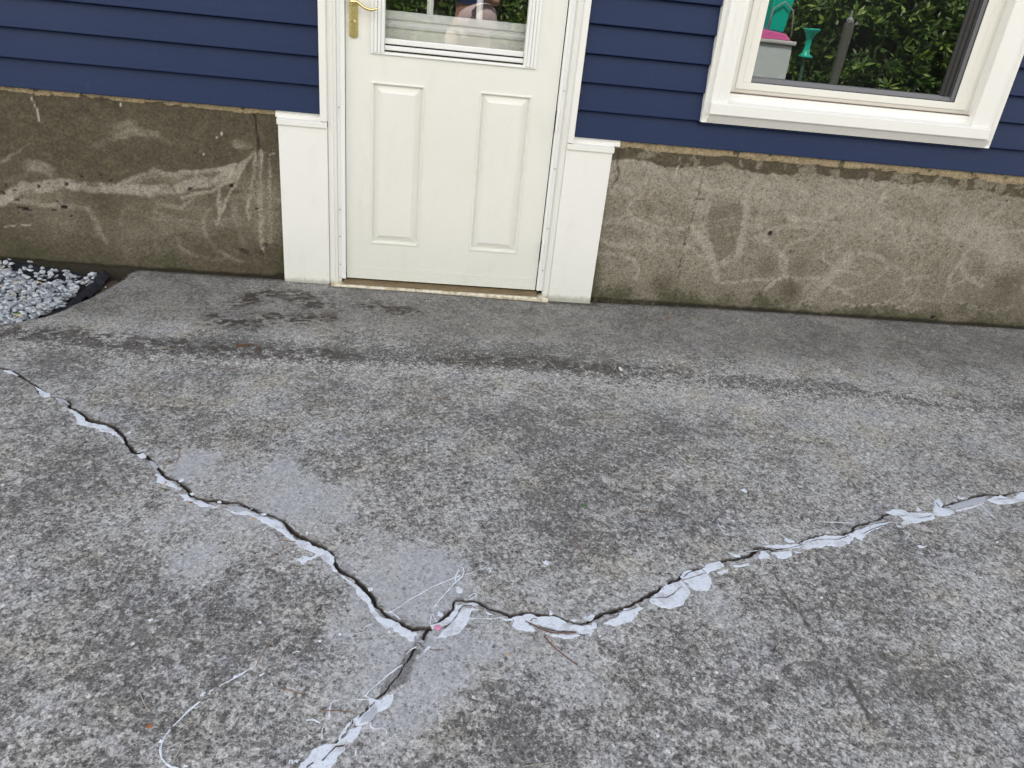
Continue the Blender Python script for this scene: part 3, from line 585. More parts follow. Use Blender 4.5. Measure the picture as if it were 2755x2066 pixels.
# hairline breaks in the dried filler
def hair(pts_list, parent, r=.0011):
    for i, q in enumerate(pts_list):
        mb = MB(); P = resample([ground(*p) for p in q], .004, .0012, i*3+1); zz = z_slab(P[:, 0], P[:, 1]); s = np.arange(len(P))
        mb.tube([(P[j][0], P[j][1], zz[j] + .0026) for j in range(len(P))], [float(r*(.4 + .9*vn(s[j]*.3, i*1., 1, 2))) for j in range(len(P))], 5, flat=.5)
        mb.build('filler_break', DIRTM, parent)
hair([A4([(470, 1140), (560, 1132), (600, 1142), (660, 1110), (690, 1085), (720, 1050), (745, 1040)]), A4([(745, 985), (800, 970), (860, 950), (940, 925)]), A4([(750, 960), (800, 920), (890, 895)]), A4([(1430, 705), (1550, 725), (1640, 722), (1760, 690)]),
      A4([(1790, 670), (1900, 640), (2060, 640), (2140, 615)]), A3([(870, 480), (960, 525), (1050, 545), (1130, 560), (1250, 556)]), A3([(905, 480), (920, 460), (950, 462)]), A3([(1490, 440), (1580, 405), (1640, 400), (1700, 375)]), A5([(700, 590), (800, 545), (950, 500)]),
      A5([(960, 440), (1100, 440), (1180, 460), (1280, 440)]), A5([(1320, 330), (1350, 370), (1440, 370)]), A2([(1720, 1400), (1780, 1350), (1830, 1290), (1880, 1210), (1960, 1205)]), A5([(1800, 300), (1900, 300), (2000, 290)]), A4([(1560, 748), (1500, 745), (1480, 760)])], RUN['right'])
hair([A6([(1430, 1240), (1480, 1180), (1530, 1135), (1590, 1130)]), A6([(1310, 1288), (1360, 1250)]), A6([(1700, 915), (1730, 880)]), A6([(1780, 840), (1820, 800)])], RUN['lower'], .0016)
strings('left', .0017, 1, [A2([(1210, 1250), (1280, 1255), (1330, 1300), (1350, 1318)]), A2([(175, 560), (200, 545), (225, 520)]), A1([(1165, 845), (1245, 815)]), A2([(1050, 1375), (1100, 1355)])])
strings('right', .0015, 11, [A2([(1940, 1310), (2100, 1312), (2212, 1300)]), A2([(1605, 1360), (1610, 1270), (1630, 1275), (1640, 1310), (1660, 1340)]), A2([(1940, 1150), (1990, 1122), (2000, 1102), (1970, 1102), (1930, 1130)]),
    A4([(1130, 750), (1220, 775), (1300, 740), (1380, 733)]), A4([(1415, 615), (1450, 672)]), A4([(1425, 635), (1470, 675)]), A4([(1580, 595), (1640, 640), (1690, 662)]), A4([(1045, 490), (1060, 530), (1080, 565), (1115, 602)]), A4([(1050, 520), (1090, 525), (1110, 545)]), A4([(1950, 492), (2100, 495), (2212, 498)]),
    A5([(1700, 330), (1760, 400), (1820, 455)]), A5([(1030, 560), (1100, 590), (1060, 640)]), A4([(975, 800), (1010, 812)]), A4([(890, 520), (930, 555)]), A4([(1600, 510), (1750, 580)])])
strings('lower', .0017, 31, [A2([(1400, 1612), (1440, 1575), (1490, 1550)]), A6([(1750, 755), (1780, 715), (1820, 680), (1930, 590), (2022, 520)]), A6([(1480, 912), (1490, 830), (1505, 800), (1555, 785)]), A6([(1310, 935), (1360, 930), (1415, 957)]), A6([(1425, 1077), (1430, 1000), (1460, 950)]),
    A6([(1690, 780), (1770, 782)]), A6([(1745, 752), (1775, 768)]), A6([(1790, 950), (1795, 985), (1820, 998), (1880, 990), (1910, 1010), (1905, 1032)]), A6([(1207, 438), (1245, 420), (1265, 428)]), A6([(1680, 1150), (1675, 1200)]), A6([(1735, 1200), (1770, 1205)]), A6([(1185, 1260), (1190, 1232), (1205, 1235), (1208, 1255)]), A6([(1225, 1245), (1238, 1230), (1245, 1250)])])
# the two long loose strings
mb = MB()
for i, q in enumerate([A6([(360, 1290), (300, 1285), (260, 1258), (228, 1215), (225, 1150), (240, 1090), (270, 1045), (300, 1008)]), A6([(320, 980), (350, 950), (420, 880), (515, 797)]), A6([(590, 722), (622, 708)]), A6([(662, 685), (760, 632), (820, 595), (870, 565), (912, 535)]), A6([(965, 608), (1000, 585)]), A6([(400, 1275), (430, 1282)])]): string(mb, q, .0021, i+51)
for u, v in A6([(535, 745), (545, 735), (232, 1090), (785, 610)]): blob(mb, u, v, .008)
g0 = ground(470, 1900); t = tag(empty('filler_string', (g0[0], g0[1], 0)), 'long thin white string of dried filler curving over the bare slab at lower left', 'filler string', 'loose strings of filler'); t.name = 'dried_filler_string'
mb.build('strand', FILL, t, smooth=True)
mb = MB()
for i, q in enumerate([A2([(1260, 1257), (1330, 1215), (1400, 1170), (1600, 1052), (1700, 1010), (1810, 968), (1860, 950)]), A2([(1640, 1212), (1650, 1190), (1700, 1130), (1800, 1022), (1875, 955), (1890, 910), (1880, 880), (1860, 885)]), A2([(1815, 995), (1820, 940), (1845, 900)]), A2([(1900, 942), (2000, 902), (2080, 880), (2115, 890), (2115, 905), (2103, 927)]), A2([(1635, 1210), (1670, 1195)])]): string(mb, q, .0019, i+71)
g0 = ground(1230, 1560); t = tag(empty('dried_filler_string', (g0[0], g0[1], 0)), 'white filler strings crossing in loops just above the fork of the cracks', 'filler string', 'loose strings of filler')
mb.build('strand', FILL, t, smooth=True)
mb = MB()
for q, r, lab in [(A1([(1245, 765)]), .006, 'white speck just right of the upper left crack'), (A1([(865, 662)]), .005, 'white speck just below the upper left crack'), (A6([(155, 190)]), .007, 'white speck above the long filler string, far lower left'),
                  (A6([(965, 207)]), .007, 'white speck between the long filler string and the left crack'), (A6([(1560, 292)]), .006, 'white speck left of the fork, under the left crack'), (A6([(1415, 343)]), .006, 'white speck left of the fork, the farther of two'),
                  (A2([(1178, 302)]), .006, 'white speck on open slab above the left crack'), (A3([(1850, 1330)]), .005, 'white speck near the bottom edge, right of the dark patch'), (A3([(2120, 905)]), .006, 'white speck below the right crack, over dark concrete'),
                  (A5([(1840, 660)]), .006, 'white speck below the far right end of the right crack'), (A5([(350, 1130)]), .006, 'white speck right of the faint side crack')]:
    mb = MB(); blob(mb, *q[0], r*1.2); tag(mb.build('filler_speck', FILL), lab, 'filler speck', 'white filler specks scattered over the slab')
cx, cy = ground(*A2([(1668, 1392)])[0]); mb = MB(); z0 = float(z_slab(np.array([cx]), np.array([cy]))[0])
ring = [(cx + .0085*math.cos(a)*random.uniform(.75, 1.2), cy + .0085*math.sin(a)*random.uniform(.75, 1.2), z0 + .0026) for a in np.linspace(0, 6.28, 14)[:-1]]
mb.add(ring + [(q[0]*.4 + cx*.6, q[1]*.4 + cy*.6, z0 + .0052) for q in ring], [(i, (i+1) % 13, 13+(i+1) % 13, 13+i) for i in range(13)] + [tuple(range(13, 26))])
tag(mb.build('chalk_dab', PINK), 'small pink chalk dab at the fork of the cracks', 'chalk dab')

# ------------------------------------------------------------------ the house
house = tag(empty('house', (0, .2, 0)), 'navy sided house wall on stained concrete, with white storm door and window', 'house')
XL, XR, HT = -6.0, 8.5, 5.3
# foundation
def found(x0, x1, fx0, fx1, side):
    xs = np.unique(np.r_[np.linspace(x0, x1, 40), np.arange(fx0, fx1, .007)]); zs = np.unique(np.r_[-.30, -.12, np.arange(-.10, .80, .007)])
    X, Z = np.meshgrid(xs, zs, indexing='ij'); x, z = X.ravel(), Z.ravel()
    lt = np.zeros(x.shape); dk = np.zeros(x.shape); hole = np.zeros(x.shape); wht = np.zeros(x.shape)
    wob = lambda a, f, s: a*(fbm(x, z, f, 3, s) - .5)
    xw, zw = x + wob(.02, 25, 1), z + wob(.02, 25, 2)
    def st(pts, wd, amt=1.0, tgt=None, soft=.5):
        d = segdist(xw, zw, [onwall(*q) for q in pts]); v = amt*ss(wd*(1+soft), wd*(1-soft), d + .5*wd*(fbm(x, z, 30, 3, 61) - .5))*(1 if tgt is hole or tgt is wht else (.55 + .9*fbm(x, z, 22, 3, 63)))
        np.maximum(tgt, v, out=tgt)
    def sp(pts, r, tgt, ax=1., amt=1.):
        for q in pts:
            cx, cz = onwall(*q); d = np.hypot((x-cx)/ax, z-cz) + (.014 if r > .0115 and side == 'L' else .006)*(fbm(x, z, 70, 2, 4) - .5); np.maximum(tgt, amt*ss(r*1.15, r*.75, d), out=tgt)
    def arcs(n, xa, xb, za, zb, amt, seed):
        rg = np.random.default_rng(seed)
        for k in range(n):
            c0, c1, r0 = rg.uniform(xa, xb), rg.uniform(za, zb), rg.uniform(.05, .22); a0, da, el = rg.uniform(0, 6.28), rg.uniform(1.2, 4.0), rg.uniform(.4, 1.1)
            P = [(c0 + r0*math.cos(a)*1.3, c1 + r0*el*math.sin(a)) for a in np.linspace(a0, a0+da, 14)]
            wd = rg.uniform(.004, .016); d = segdist(xw, zw, P); v = amt*rg.uniform(.4, 1)*ss(wd*1.6, wd*.4, d)*(.3 + 1.3*fbm(x, z, 20, 3, 63+k)); np.maximum(lt, v, out=lt)
    if side == 'L':
        for p_, w_, a_ in [([(0, 1340), (120, 1255), (300, 1235), (430, 1205), (560, 1228), (700, 1243), (850, 1248), (1000, 1265), (1150, 1245), (1300, 1205), (1450, 1185), (1530, 1130)], .026, .9), ([(780, 1228), (900, 1163), (1020, 1128), (1110, 1152), (1300, 1132), (1480, 1112), (1560, 1092)], .012, .8),
                           ([(850, 1200), (1000, 1160), (1150, 1190), (1300, 1165), (1450, 1150)], .016, .45), ([(0, 1325), (200, 1335), (400, 1365), (600, 1380), (640, 1500), (700, 1600)], .014, .5), ([(-60, 1110), (30, 1060), (200, 950), (350, 930), (480, 935), (700, 1000)], .006, .5),
                           ([(640, 965), (740, 905), (900, 880), (1030, 890)], .018, .55), ([(560, 820), (700, 850), (860, 840)], .03, .4), ([(1670, 1010), (1600, 1090), (1530, 1190), (1400, 1262), (1200, 1300)], .009, .8), ([(1665, 1010), (1560, 1200), (1490, 1350), (1440, 1480)], .007, .8),
                           ([(1690, 1000), (1680, 1150), (1640, 1350), (1640, 1450)], .008, .7), ([(1725, 1000), (1722, 1400), (1740, 1660)], .012, .75), ([(1330, 1182), (1400, 1182), (1450, 1262), (1455, 1450)], .008, .7), ([(1550, 1350), (1570, 1500), (1600, 1600)], .02, .4), ([(1050, 1352), (1200, 1372), (1300, 1282)], .012, .5),
                           ([(1700, 760), (1740, 1000)], .02, .45), ([(1780, 1050), (1790, 1600)], .008, .5), ([(200, 1100), (330, 1120), (380, 1190)], .03, .55), ([(1000, 1430), (1300, 1500), (1500, 1470)], .03, .35), ([(300, 1450), (700, 1560), (1100, 1530)], .03, .25), ([(1560, 950), (1650, 960)], .02, .6), ([(1650, 900), (1700, 900)], .02, .3)]:
            st(B1(p_), w_, a_, lt)
        low = inpoly(xw, zw, [onwall(*q) for q in B1([(-900, 1330), (0, 1330), (430, 1200), (620, 1235), (780, 1225), (900, 1165), (1020, 1125), (1110, 1152), (1300, 1130), (1480, 1108), (1560, 1090), (1640, 1030), (1720, 1000), (1900, 1000), (1900, 1950), (-900, 1950)])])
        arcs(16, -1.95, -.75, .10, .70, .45, 3); lt *= .9; lt = np.maximum(lt, .13*low*(.5 + fbm(x, z, 9, 3, 73)))
        dk += 1.0 + 1.2*(fbm(x, z, 5, 5, 71) - .45) + .18*ss(.66, .74, z) - .30*low - .95*lt + .35*ss(.22, .02, z) + .5*ss(-.95, -.80, x)*ss(.28, .05, z)
        sp(B1([(440, 1220), (255, 1232), (1255, 1248), (1700, 1380)]), .0065, hole, 1.3, .9); sp(B1([(95, 1262), (160, 1100), (665, 1157), (380, 1335), (730, 1190), (540, 1170), (320, 1210), (40, 1230)]), .004, hole, 1.2, .8); sp(B1([(420, 1370), (165, 1385)]), .009, hole, 1.9); sp(B1([(200, 1392), (110, 1325), (20, 1280), (130, 1375), (350, 1395)]), .006, hole, 1.9, .8)
        sp(B6([(1750, 150), (1730, 200)]), .013, hole, 1., .6); sp(B6([(1600, 185), (1630, 200)]), .013, hole, 1.2, .6); sp(B6([(1860, 360)]), .02, hole, 1.5, .7); sp(B1([(1530, 1230), (470, 1430)]), .006, hole, 1.)
        sp(B1([(1437, 912), (1465, 880), (797, 690), (1350, 1020)]), .0055, wht, .6, .7); st(B1([(210, 640), (235, 720), (268, 805)]), .0025, .55*1, wht); st(B1([(1785, 1015), (1812, 1018)]), .003, .6, wht); st(B1([(40, 1505), (110, 1490), (200, 1480)]), .003, .4, wht)
        st(B1([(1680, 765), (1692, 850), (1715, 1000)]), .004, .8, hole); st(B1([(1715, 1000), (1720, 1200)]), .003, .4, hole)
    else:
        for p_, w_, a_ in [([(560, 160), (620, 200)], .02, .4), ([(650, 470), (700, 530), (735, 620), (750, 700)], .018, .75), ([(800, 625), (860, 580), (880, 480), (890, 380), (900, 300)], .02, .7), ([(1040, 578), (1085, 612), (1080, 680), (1000, 740), (940, 830)], .009, .8), ([(750, 725), (900, 717), (1080, 697), (1250, 705), (1400, 790)], .007, .75),
                           ([(1170, 830), (1250, 740), (1380, 600)], .03, .6), ([(780, 440), (810, 500), (860, 480)], .006, .5), ([(640, 330), (700, 360)], .04, .5), ([(1500, 830), (1700, 800), (1900, 815), (2000, 850)], .012, .5), ([(1900, 450), (2050, 520), (2150, 640)], .07, .5), ([(1400, 420), (1700, 500)], .08, .3), ([(1000, 300), (1500, 330)], .07, .4), ([(350, 200), (700, 260), (1000, 250)], .07, .3), ([(1500, 260), (1800, 300)], .03, .35)]:
            st(B5(p_), w_, a_, lt)
        arcs(44, .8, 3.1, .04, .66, .75, 5); lt = lt*.80 + .46
        for q, r_, a_ in [((435, 372), .022, .6), ((320, 340), .014, .4), ((335, 480), .035, .5), ((665, 555), .014, .6), ((930, 545), .016, .4), ((990, 640), .045, .45), ((1150, 640), .06, .35), ((860, 400), .02, .2), ((1230, 510), .04, .3), ((1080, 310), .03, .3), ((1550, 590), .05, .25), ((1100, 760), .05, .5), ((1850, 350), .018, .3), ((500, 720), .05, .45), ((2150, 700), .08, .5), ((2000, 660), .03, .3), ((1800, 640), .03, .3)]:
            cx, cz = onwall(*B5([q])[0]); dk = np.maximum(dk, a_*.85*ss(r_*1.9, r_*.2, np.hypot(xw-cx, zw-cz)))
        dk = np.maximum(dk, .40*inpoly(xw, zw, [onwall(*q) for q in B5([(722, 362), (885, 345), (872, 480), (830, 625), (752, 622), (712, 470)])]))
        dk += .30*(fbm(x, z, 4, 4, 5) - .35) + .25*ss(1.9, 3.0, x)*ss(.5, .1, z) + .30*ss(.32, .05, z)
        tz = .722 + .012*(fbm(x, x*0, 9, 3, 6) - .5)                                   # brown band under the tan ledge
        st(B5([(700, 130), (682, 250), (640, 420), (603, 520), (580, 640), (550, 820)]), .0022, .45, hole); sp(B5([(1010, 490)]), .0135, hole); sp(B5([(1780, 888)]), .011, hole); sp(B5([(1104, 573)]), .0055, hole); sp(B5([(604, 540), (1915, 553), (510, 175), (875, 187), (1143, 236), (2130, 335), (2005, 650), (1850, 590)]), .004, hole)
        st(B5([(575, 165), (555, 240)]), .003, .4, wht); st(B5([(865, 150), (875, 175)]), .003, .4, wht); st(B5([(650, 335), (705, 330)]), .0025, .5, hole); st(B5([(285, 100), (290, 220), (262, 270)]), .003, .7, hole); st(B5([(1590, 235), (1690, 275)]), .002, .5, hole)
    edge = (.744 if side == 'L' else .732 - .012*ss(2.0, 3.0, x)) + .018*(fbm(x, x*0, 16, 4, 9) - .5)
    tan = ss(edge - .002, edge + .002, z)
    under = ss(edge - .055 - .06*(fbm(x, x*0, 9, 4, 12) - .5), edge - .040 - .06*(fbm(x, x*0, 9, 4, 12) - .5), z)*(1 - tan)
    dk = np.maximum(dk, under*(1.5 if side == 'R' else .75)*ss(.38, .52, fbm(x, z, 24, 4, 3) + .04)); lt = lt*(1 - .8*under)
    dk = np.where((tan > .5) & (fbm(x, z, 26, 3, 88) > .66), .8, dk); tan = np.where((fbm(x, z, 26, 3, 88) > .66), tan*.4, tan)
    moss = ss(.15, -.03, z + .09*(fbm(x, z, 12, 4, 44) - .5)*2)*.62 + .35*ss(.35, .0, z)*ss(.45, .7, fbm(x, z, 6, 3, 52))
    if side == 'L': moss = moss*.8 + .25*ss(.3, .6, z)*ss(.5, .75, fbm(x, z, 5, 3, 62))*ss(-1.3, -1.8, x) + .5*ss(-.83, -.74, x)*ss(.5, .1, z)
    else: moss = moss + .5*ss(.80, .72, x)*ss(.7, .2, z)
    hole = np.maximum(hole, .75*ss(.016, .003, z + .012*(fbm(x, z, 30, 3, 7) - .5)))  # thin dark contact shade painted where the wall meets the slab
    y = .016 + .003*(fbm(x, z, 4, 3, 3) - .5) + .009*hole*(1 if True else 0) - .004*tan + .0006*(fbm(x, z, 80, 2, 5) - .5)
    o = gridmesh('foundation_wall', np.stack([x, y, z], 1), len(xs), len(zs), FOUND, dict(lite=lt, dark=dk, moss=moss, tan=tan, hole=hole, wht=wht), parent=house)
    return o
found(XL, -.50, -2.2, -.5, 'L')['label'] = 'dark mildewed foundation wall with pale wipe marks, left of the door'
found(.50, XR, .5, 3.3, 'R')['label'] = 'lighter stained foundation wall with a round opening, right of the door'
mb = MB(); mb.box(XL, -.52, .03, .25, -.3, .79); mb.box(.52, XR, .03, .25, -.3, .79); mb.box(-.52, .52, .06, .25, -.3, -.02); mb.build('foundation_core', simple('core_concrete', (.2, .18, .15), .9), house)

# lap siding
SB, SE = .7643, .1147
def siding(name, spans):
    """spans: (x0, x1, z_lo, z_hi)"""
    mb = MB()
    for x0, x1, zl, zh in spans:
        i = 0
        while SB + i*SE < HT:
            z0, z1 = SB + i*SE, SB + (i+1)*SE; i += 1
            if z1 <= zl + .001 or z0 >= zh - .001: continue
            a0, a1 = max(z0, zl), min(z1, zh)
            fy_ = lambda zz: -.001 + .024*max(0, (zz - z0)/SE)**1.1 + (.010*max(0, (zz - z0)/SE - .955)/.045)
            n = max(2, int((x1-x0)/.12)); xs = np.linspace(x0, x1, n+1)
            zs = [a0, a0 + .003, a0 + .03, a0 + .06, a1 - .018, a1 - .0050, a1 + .001]
            rows = [[(float(xx), .033, a0) for xx in xs]]
            for q, zz in enumerate(zs):
                rows.append([(float(xx), (.0006 if q == 0 else 0) + fy_(min(zz, z1)) + .0012*(float(vn(xx, z0, 1.6, i)) - .5), float(zz)) for xx in xs])
            nn = n+1
            mb.add([p for r_ in rows for p in r_], [(r_*nn+k, r_*nn+k+1, (r_+1)*nn+k+1, (r_+1)*nn+k) for r_ in range(len(rows)-1) for k in range(n)])
    return mb.build(name, SIDE, house, smooth=False)
WX0, WX1, WB, WT = 1.0936, 2.469, .8751, 2.35
siding('siding', [(XL, -.553, 0, HT)])['label'] = 'navy lap siding left of the door'
siding('siding', [(.541, WX0+.008, 0, HT), (WX0+.008, WX1-.008, 0, WB+.01), (WX0+.008, WX1-.008, WT-.01, HT), (WX1-.008, XR, 0, HT)])['label'] = 'navy lap siding around the window'
siding('siding', [(-.553, .541, 2.16, HT)])['label'] = 'navy lap siding above the door'
# shell of the building behind the siding
mb = MB()
for x0, x1, z0, z1 in [(XL, -.52, .79, HT), (.52, 1.14, .79, HT), (1.14, 2.44, .79, .93), (1.14, 2.44, 2.3, HT), (2.44, XR, .79, HT), (-.52, .52, 2.12, HT)]: mb.box(x0, x1, .03, .14, z0, z1)
mb.box(XL, XL+.15, .14, 7, -.3, HT); mb.box(XR-.15, XR, .14, 7, -.3, HT); mb.box(XL, XR, 7, 7.15, -.3, HT); mb.box(XL+.15, XR-.15, .25, 7, -.12, .0)
mb.build('wall', INTER, house)
mb = MB(); mb.add([(XL-.3, -.30, HT-.02), (XR+.3, -.30, HT-.02), (XR+.3, 3.6, HT+1.2), (XL-.3, 3.6, HT+1.2), (XL-.3, 7.5, HT-.02), (XR+.3, 7.5, HT-.02)], [(0, 1, 2, 3), (3, 2, 5, 4)])
o = mb.build('roof', ROOFM, house); s_ = o.modifiers.new('thick', 'SOLIDIFY'); s_.thickness = .16
mb = MB(); mb.box(XL+.1, XR-.1, .14, 7.0, HT-.3, HT-.25); mb.build('ceiling', INTER, house)

# skirt boards, casing and jambs of the door
Zs = lambda z, y: dz(z, y)
for xa, xb, side in ((-.7386, -.531, 'left'), (.5187, .7285, 'right')):
    y = -.014; X0, X1 = dx(xa, y), dx(xb, y)
    mb = MB(); mb.box(X0, X1, y, .03, -.02, .713); sk = mb.build('skirt_board', SKIRT, house, bevel=.0012); sk['label'] = 'white skirt board %s of the door' % side
    mb = MB(); o1, o2 = (.004, 0) if side == 'left' else (0, .005)
    mb.prism([(-.022, .711), (-.022, .7335), (-.006, .7375), (.02, .7375), (.02, .711)], 'x', X0-o1, X1+o2)
    mb.build('cap', TRIMW, sk, bevel=.001)
    xa2, xb2 = (-.747, -.5605) if side == 'left' else (.5465, .757)
    mb = MB(); mb.prism([(.003, .7375), (.003, .752), (.009, .757), (.009, .766), (.022, .766), (.022, .7375)], 'x', dx(xa2, .003), dx(xb2, .003)); mb.build('flashing', TRIMW, sk)
cas = tag(empty('door_casing', (0, -.01, 0))); cas.parent = house; cas.location = (0, -.21, 0)
del_keys = [k for k in cas.keys()]
def vtrim(name, prof, z0, z1, mat, par, bev=.0012):
    mb = MB(); mb.prism([(dx(a, b), b) for a, b in prof], 'z', z0, z1); return mb.build(name, mat, par, bevel=bev)
# left: outer channel, jamb in steps, storm frame leg
vtrim('outer_trim', [(-.5605, .03), (-.5605, -.022), (-.532, -.022), (-.532, -.010), (-.5265, -.010), (-.5265, .03)], .7385, 2.16, TRIMW, cas)
vtrim('jamb', [(-.5263, .03), (-.5263, -.006), (-.5040, -.006), (-.5025, -.002), (-.4900, -.002), (-.4885, .002), (-.4722, .002), (-.4722, .03)], .0, 2.11, TRIMW, cas)
mb = MB(); mb.box(dx(-.531, -.006), dx(-.5263, -.006), -.004, .02, 0, .713); mb.build('caulk_line', simple('caulk', (.5, .42, .36), .8, .2, 90), cas)
vtrim('storm_frame_leg', [(-.4860, .01), (-.4860, -.006), (-.4722, -.006), (-.4720, -.022), (-.4535, -.022), (-.4535, .01)], .036, 2.06, ALUW, cas)
vtrim('outer_trim', [(.5465, .03), (.5465, -.022), (.5215, -.022), (.5215, -.010), (.5168, -.010), (.5168, .03)], .7385, 2.16, TRIMW, cas)
vtrim('jamb', [(.5166, .03), (.5166, -.006), (.5040, -.006), (.5025, -.002), (.4930, -.002), (.4915, .002), (.4850, .002), (.4850, .03)], .0, 2.11, TRIMW, cas)
vtrim('storm_frame_leg', [(.4845, .01), (.4845, -.008), (.4700, -.008), (.4690, -.014), (.4600, -.014), (.4600, .01)], .036, 2.06, ALUW, cas)
mb = MB(); mb.box(-.5605, .5465, -.022, .03, 2.06, 2.16); mb.build('head_trim', TRIMW, cas, bevel=.001)
for px_, zz in ((-.479, .36), (-.479, .235), (-.479, .10), (-.479, .80), (.4765, .345), (.4765, .14), (.4765, .62), (.4765, .95)): mb = MB(); mb.lathe([(.0035, 0), (.0035, .0015), (.002, .0026)], (px_, -.0085 if px_ > 0 else -.0065, zz), 10, 'y'); mb.build('screw', SCREW, cas)
# threshold
th = empty('threshold', (0, 0, 0)); th.parent = house; th.location = (0, -.2, 0)
mb = MB(); mb.prism([(-.036, -.03), (-.036, .004), (-.032, .008), (.03, .011), (.03, -.03)], 'x', dx(-.5245, -.03), dx(.5205, -.03)); mb.build('sill', THRESH, th, bevel=.0015)
mb = MB(); mb.prism([(-.022, .0095), (-.022, .014), (.002, .026), (.03, .034), (.03, .010)], 'x', dx(-.463, 0), dx(.459, 0)); mb.build('ramp', BRONZE, th, bevel=.001)
mb = MB(); mb.box(-.45, .45, .006, .03, .030, .05); mb.build('gap', BLACK, th)

# storm door
door = empty('storm_door', (0, 0, 0)); door.parent = house; door.location = (0, -.2, 0); door['label'] = 'white storm door with two raised panels, a brass lever handle and a glazed upper half'
def holed(mb, x0, x1, z0, z1, holes, y):
    xs = sorted({x0, x1, *[h[0] for h in holes], *[h[1] for h in holes]}); zs = sorted({z0, z1, *[h[2] for h in holes], *[h[3] for h in holes]})
    for i in range(len(xs)-1):
        for j in range(len(zs)-1):
            cx, cz = (xs[i]+xs[i+1])/2, (zs[j]+zs[j+1])/2
            if any(h[0] < cx < h[1] and h[2] < cz < h[3] for h in holes): continue
            mb.add([(xs[i], y, zs[j]), (xs[i+1], y, zs[j]), (xs[i+1], y, zs[j+1]), (xs[i], y, zs[j+1])], [(0, 1, 2, 3)])
def rings(mb, r, steps, close=True):
    x0, x1, z0, z1 = r; n0 = len(mb.v); vs = []; fs = []
    for ins, y in steps: vs += [(x0+ins, y, z0+ins), (x1-ins, y, z0+ins), (x1-ins, y, z1-ins), (x0+ins, y, z1-ins)]
    for k in range(len(steps)-1):
        for i in range(4): fs.append((k*4+i, k*4+(i+1) % 4, (k+1)*4+(i+1) % 4, (k+1)*4+i))
    if close: fs.append(tuple((len(steps)-1)*4 + i for i in range(4)))
    mb.add(vs, fs)
PN = [(-.3428, -.1176, .2090, .9162), (.1172, .3423, .2085, .9155)]
GH = (-.292, .2905, 1.036, 1.93)
mb = MB(); holed(mb, -.4495, .4500, .092, 2.05, PN + [GH], 0.0)
for p_ in PN: rings(mb, p_, [(0, 0), (.0025, -.0042), (.0062, -.0044), (.0090, .0045), (.0125, .0115), (.0145, .0118), (.0400, .0010), (.0408, -.0012), (.0430, -.0016)])
mb.box(-.4495, -.4485, 0, .03, .036, 2.05); mb.box(.449, .45, 0, .03, .036, 2.05)
mb.add([(GH[0], 0, GH[2]), (GH[1], 0, GH[2]), (GH[1], .035, GH[2]), (GH[0], .035, GH[2])], [(0, 1, 2, 3)]); mb.add([(GH[0], 0, GH[2]), (GH[0], 0, GH[3]), (GH[0], .035, GH[3]), (GH[0], .035, GH[2])], [(0, 1, 2, 3)]); mb.add([(GH[1], 0, GH[2]), (GH[1], 0, GH[3]), (GH[1], .035, GH[3]), (GH[1], .035, GH[2])], [(0, 1, 2, 3)])
mb.build('panel', DOORW, door)
mb = MB(); mb.box(-.4497, .4502, -.0035, .03, .036, .0915); mb.build('kick_strip', DOORW, door, bevel=.001)
mb = MB(); mb.box(-.4505, -.4425, -.0018, .0, .0935, 2.05); mb.box(.4435, .4505, -.0018, .0, .0935, 2.05); mb.build('edge_strip', DOORW, door)
mb = MB(); gy0 = -.001
for s_, xa, xb in ((-1, -.3475, -.2915), (1, .2915, .3459)):
    pr = [(xa, .0), (xa, -.004)]
    for k in range(4):
        a = xa + (xb-xa)*(k/4 + .02); b = xa + (xb-xa)*((k+1)/4 - .04); h = -.006 - (.006 if (k in (1, 2)) else .002)
        pr += [(a, h), (b, h), (b + .0008, -.0045)]
    pr += [(xb, -.0045), (xb, .0)]
    mb.prism(pr, 'z', 1.0305, 1.95)
mb.box(-.3475, .3459, -.006, 0, 1.938, 1.99)
mb.build('glass_moulding', ALUW, door, bevel=.0006)
mb = MB(); mb.box(-.3475, .3459, -.0085, .0, 1.0255, 1.0300); mb.build('moulding_lip', ALUW, door, bevel=.0008)
# the two slid sashes at the bottom of the glass
zb = dz
mb = MB(); mb.prism([(.018, 1.043), (.008, 1.043), (.006, 1.047), (.006, 1.057), (.009, 1.060), (.018, 1.060)], 'x', -.291, .2895); mb.build('sash_rail', ALUW, door, bevel=.0006)
mb = MB(); mb.prism([(.030, 1.066), (.017, 1.066), (.015, 1.069), (.015, 1.083), (.018, 1.087), (.030, 1.087)], 'x', -.291, .2895); mb.build('sash_rail', ALUW, door, bevel=.0006)
mb = MB(); mb.box(-.2915, .290, .012, .033, 1.0365, 1.0425); mb.box(-.2915, .290, .021, .033, 1.0605, 1.0655); mb.build('track_gap', BLACK, door)
mb = MB(); mb.add([(-.2905, .022, 1.085), (.289, .022, 1.085), (.289, .022, 1.93), (-.2905, .022, 1.93)], [(0, 1, 2, 3)]); mb.build('glass', GL_DOOR, door)
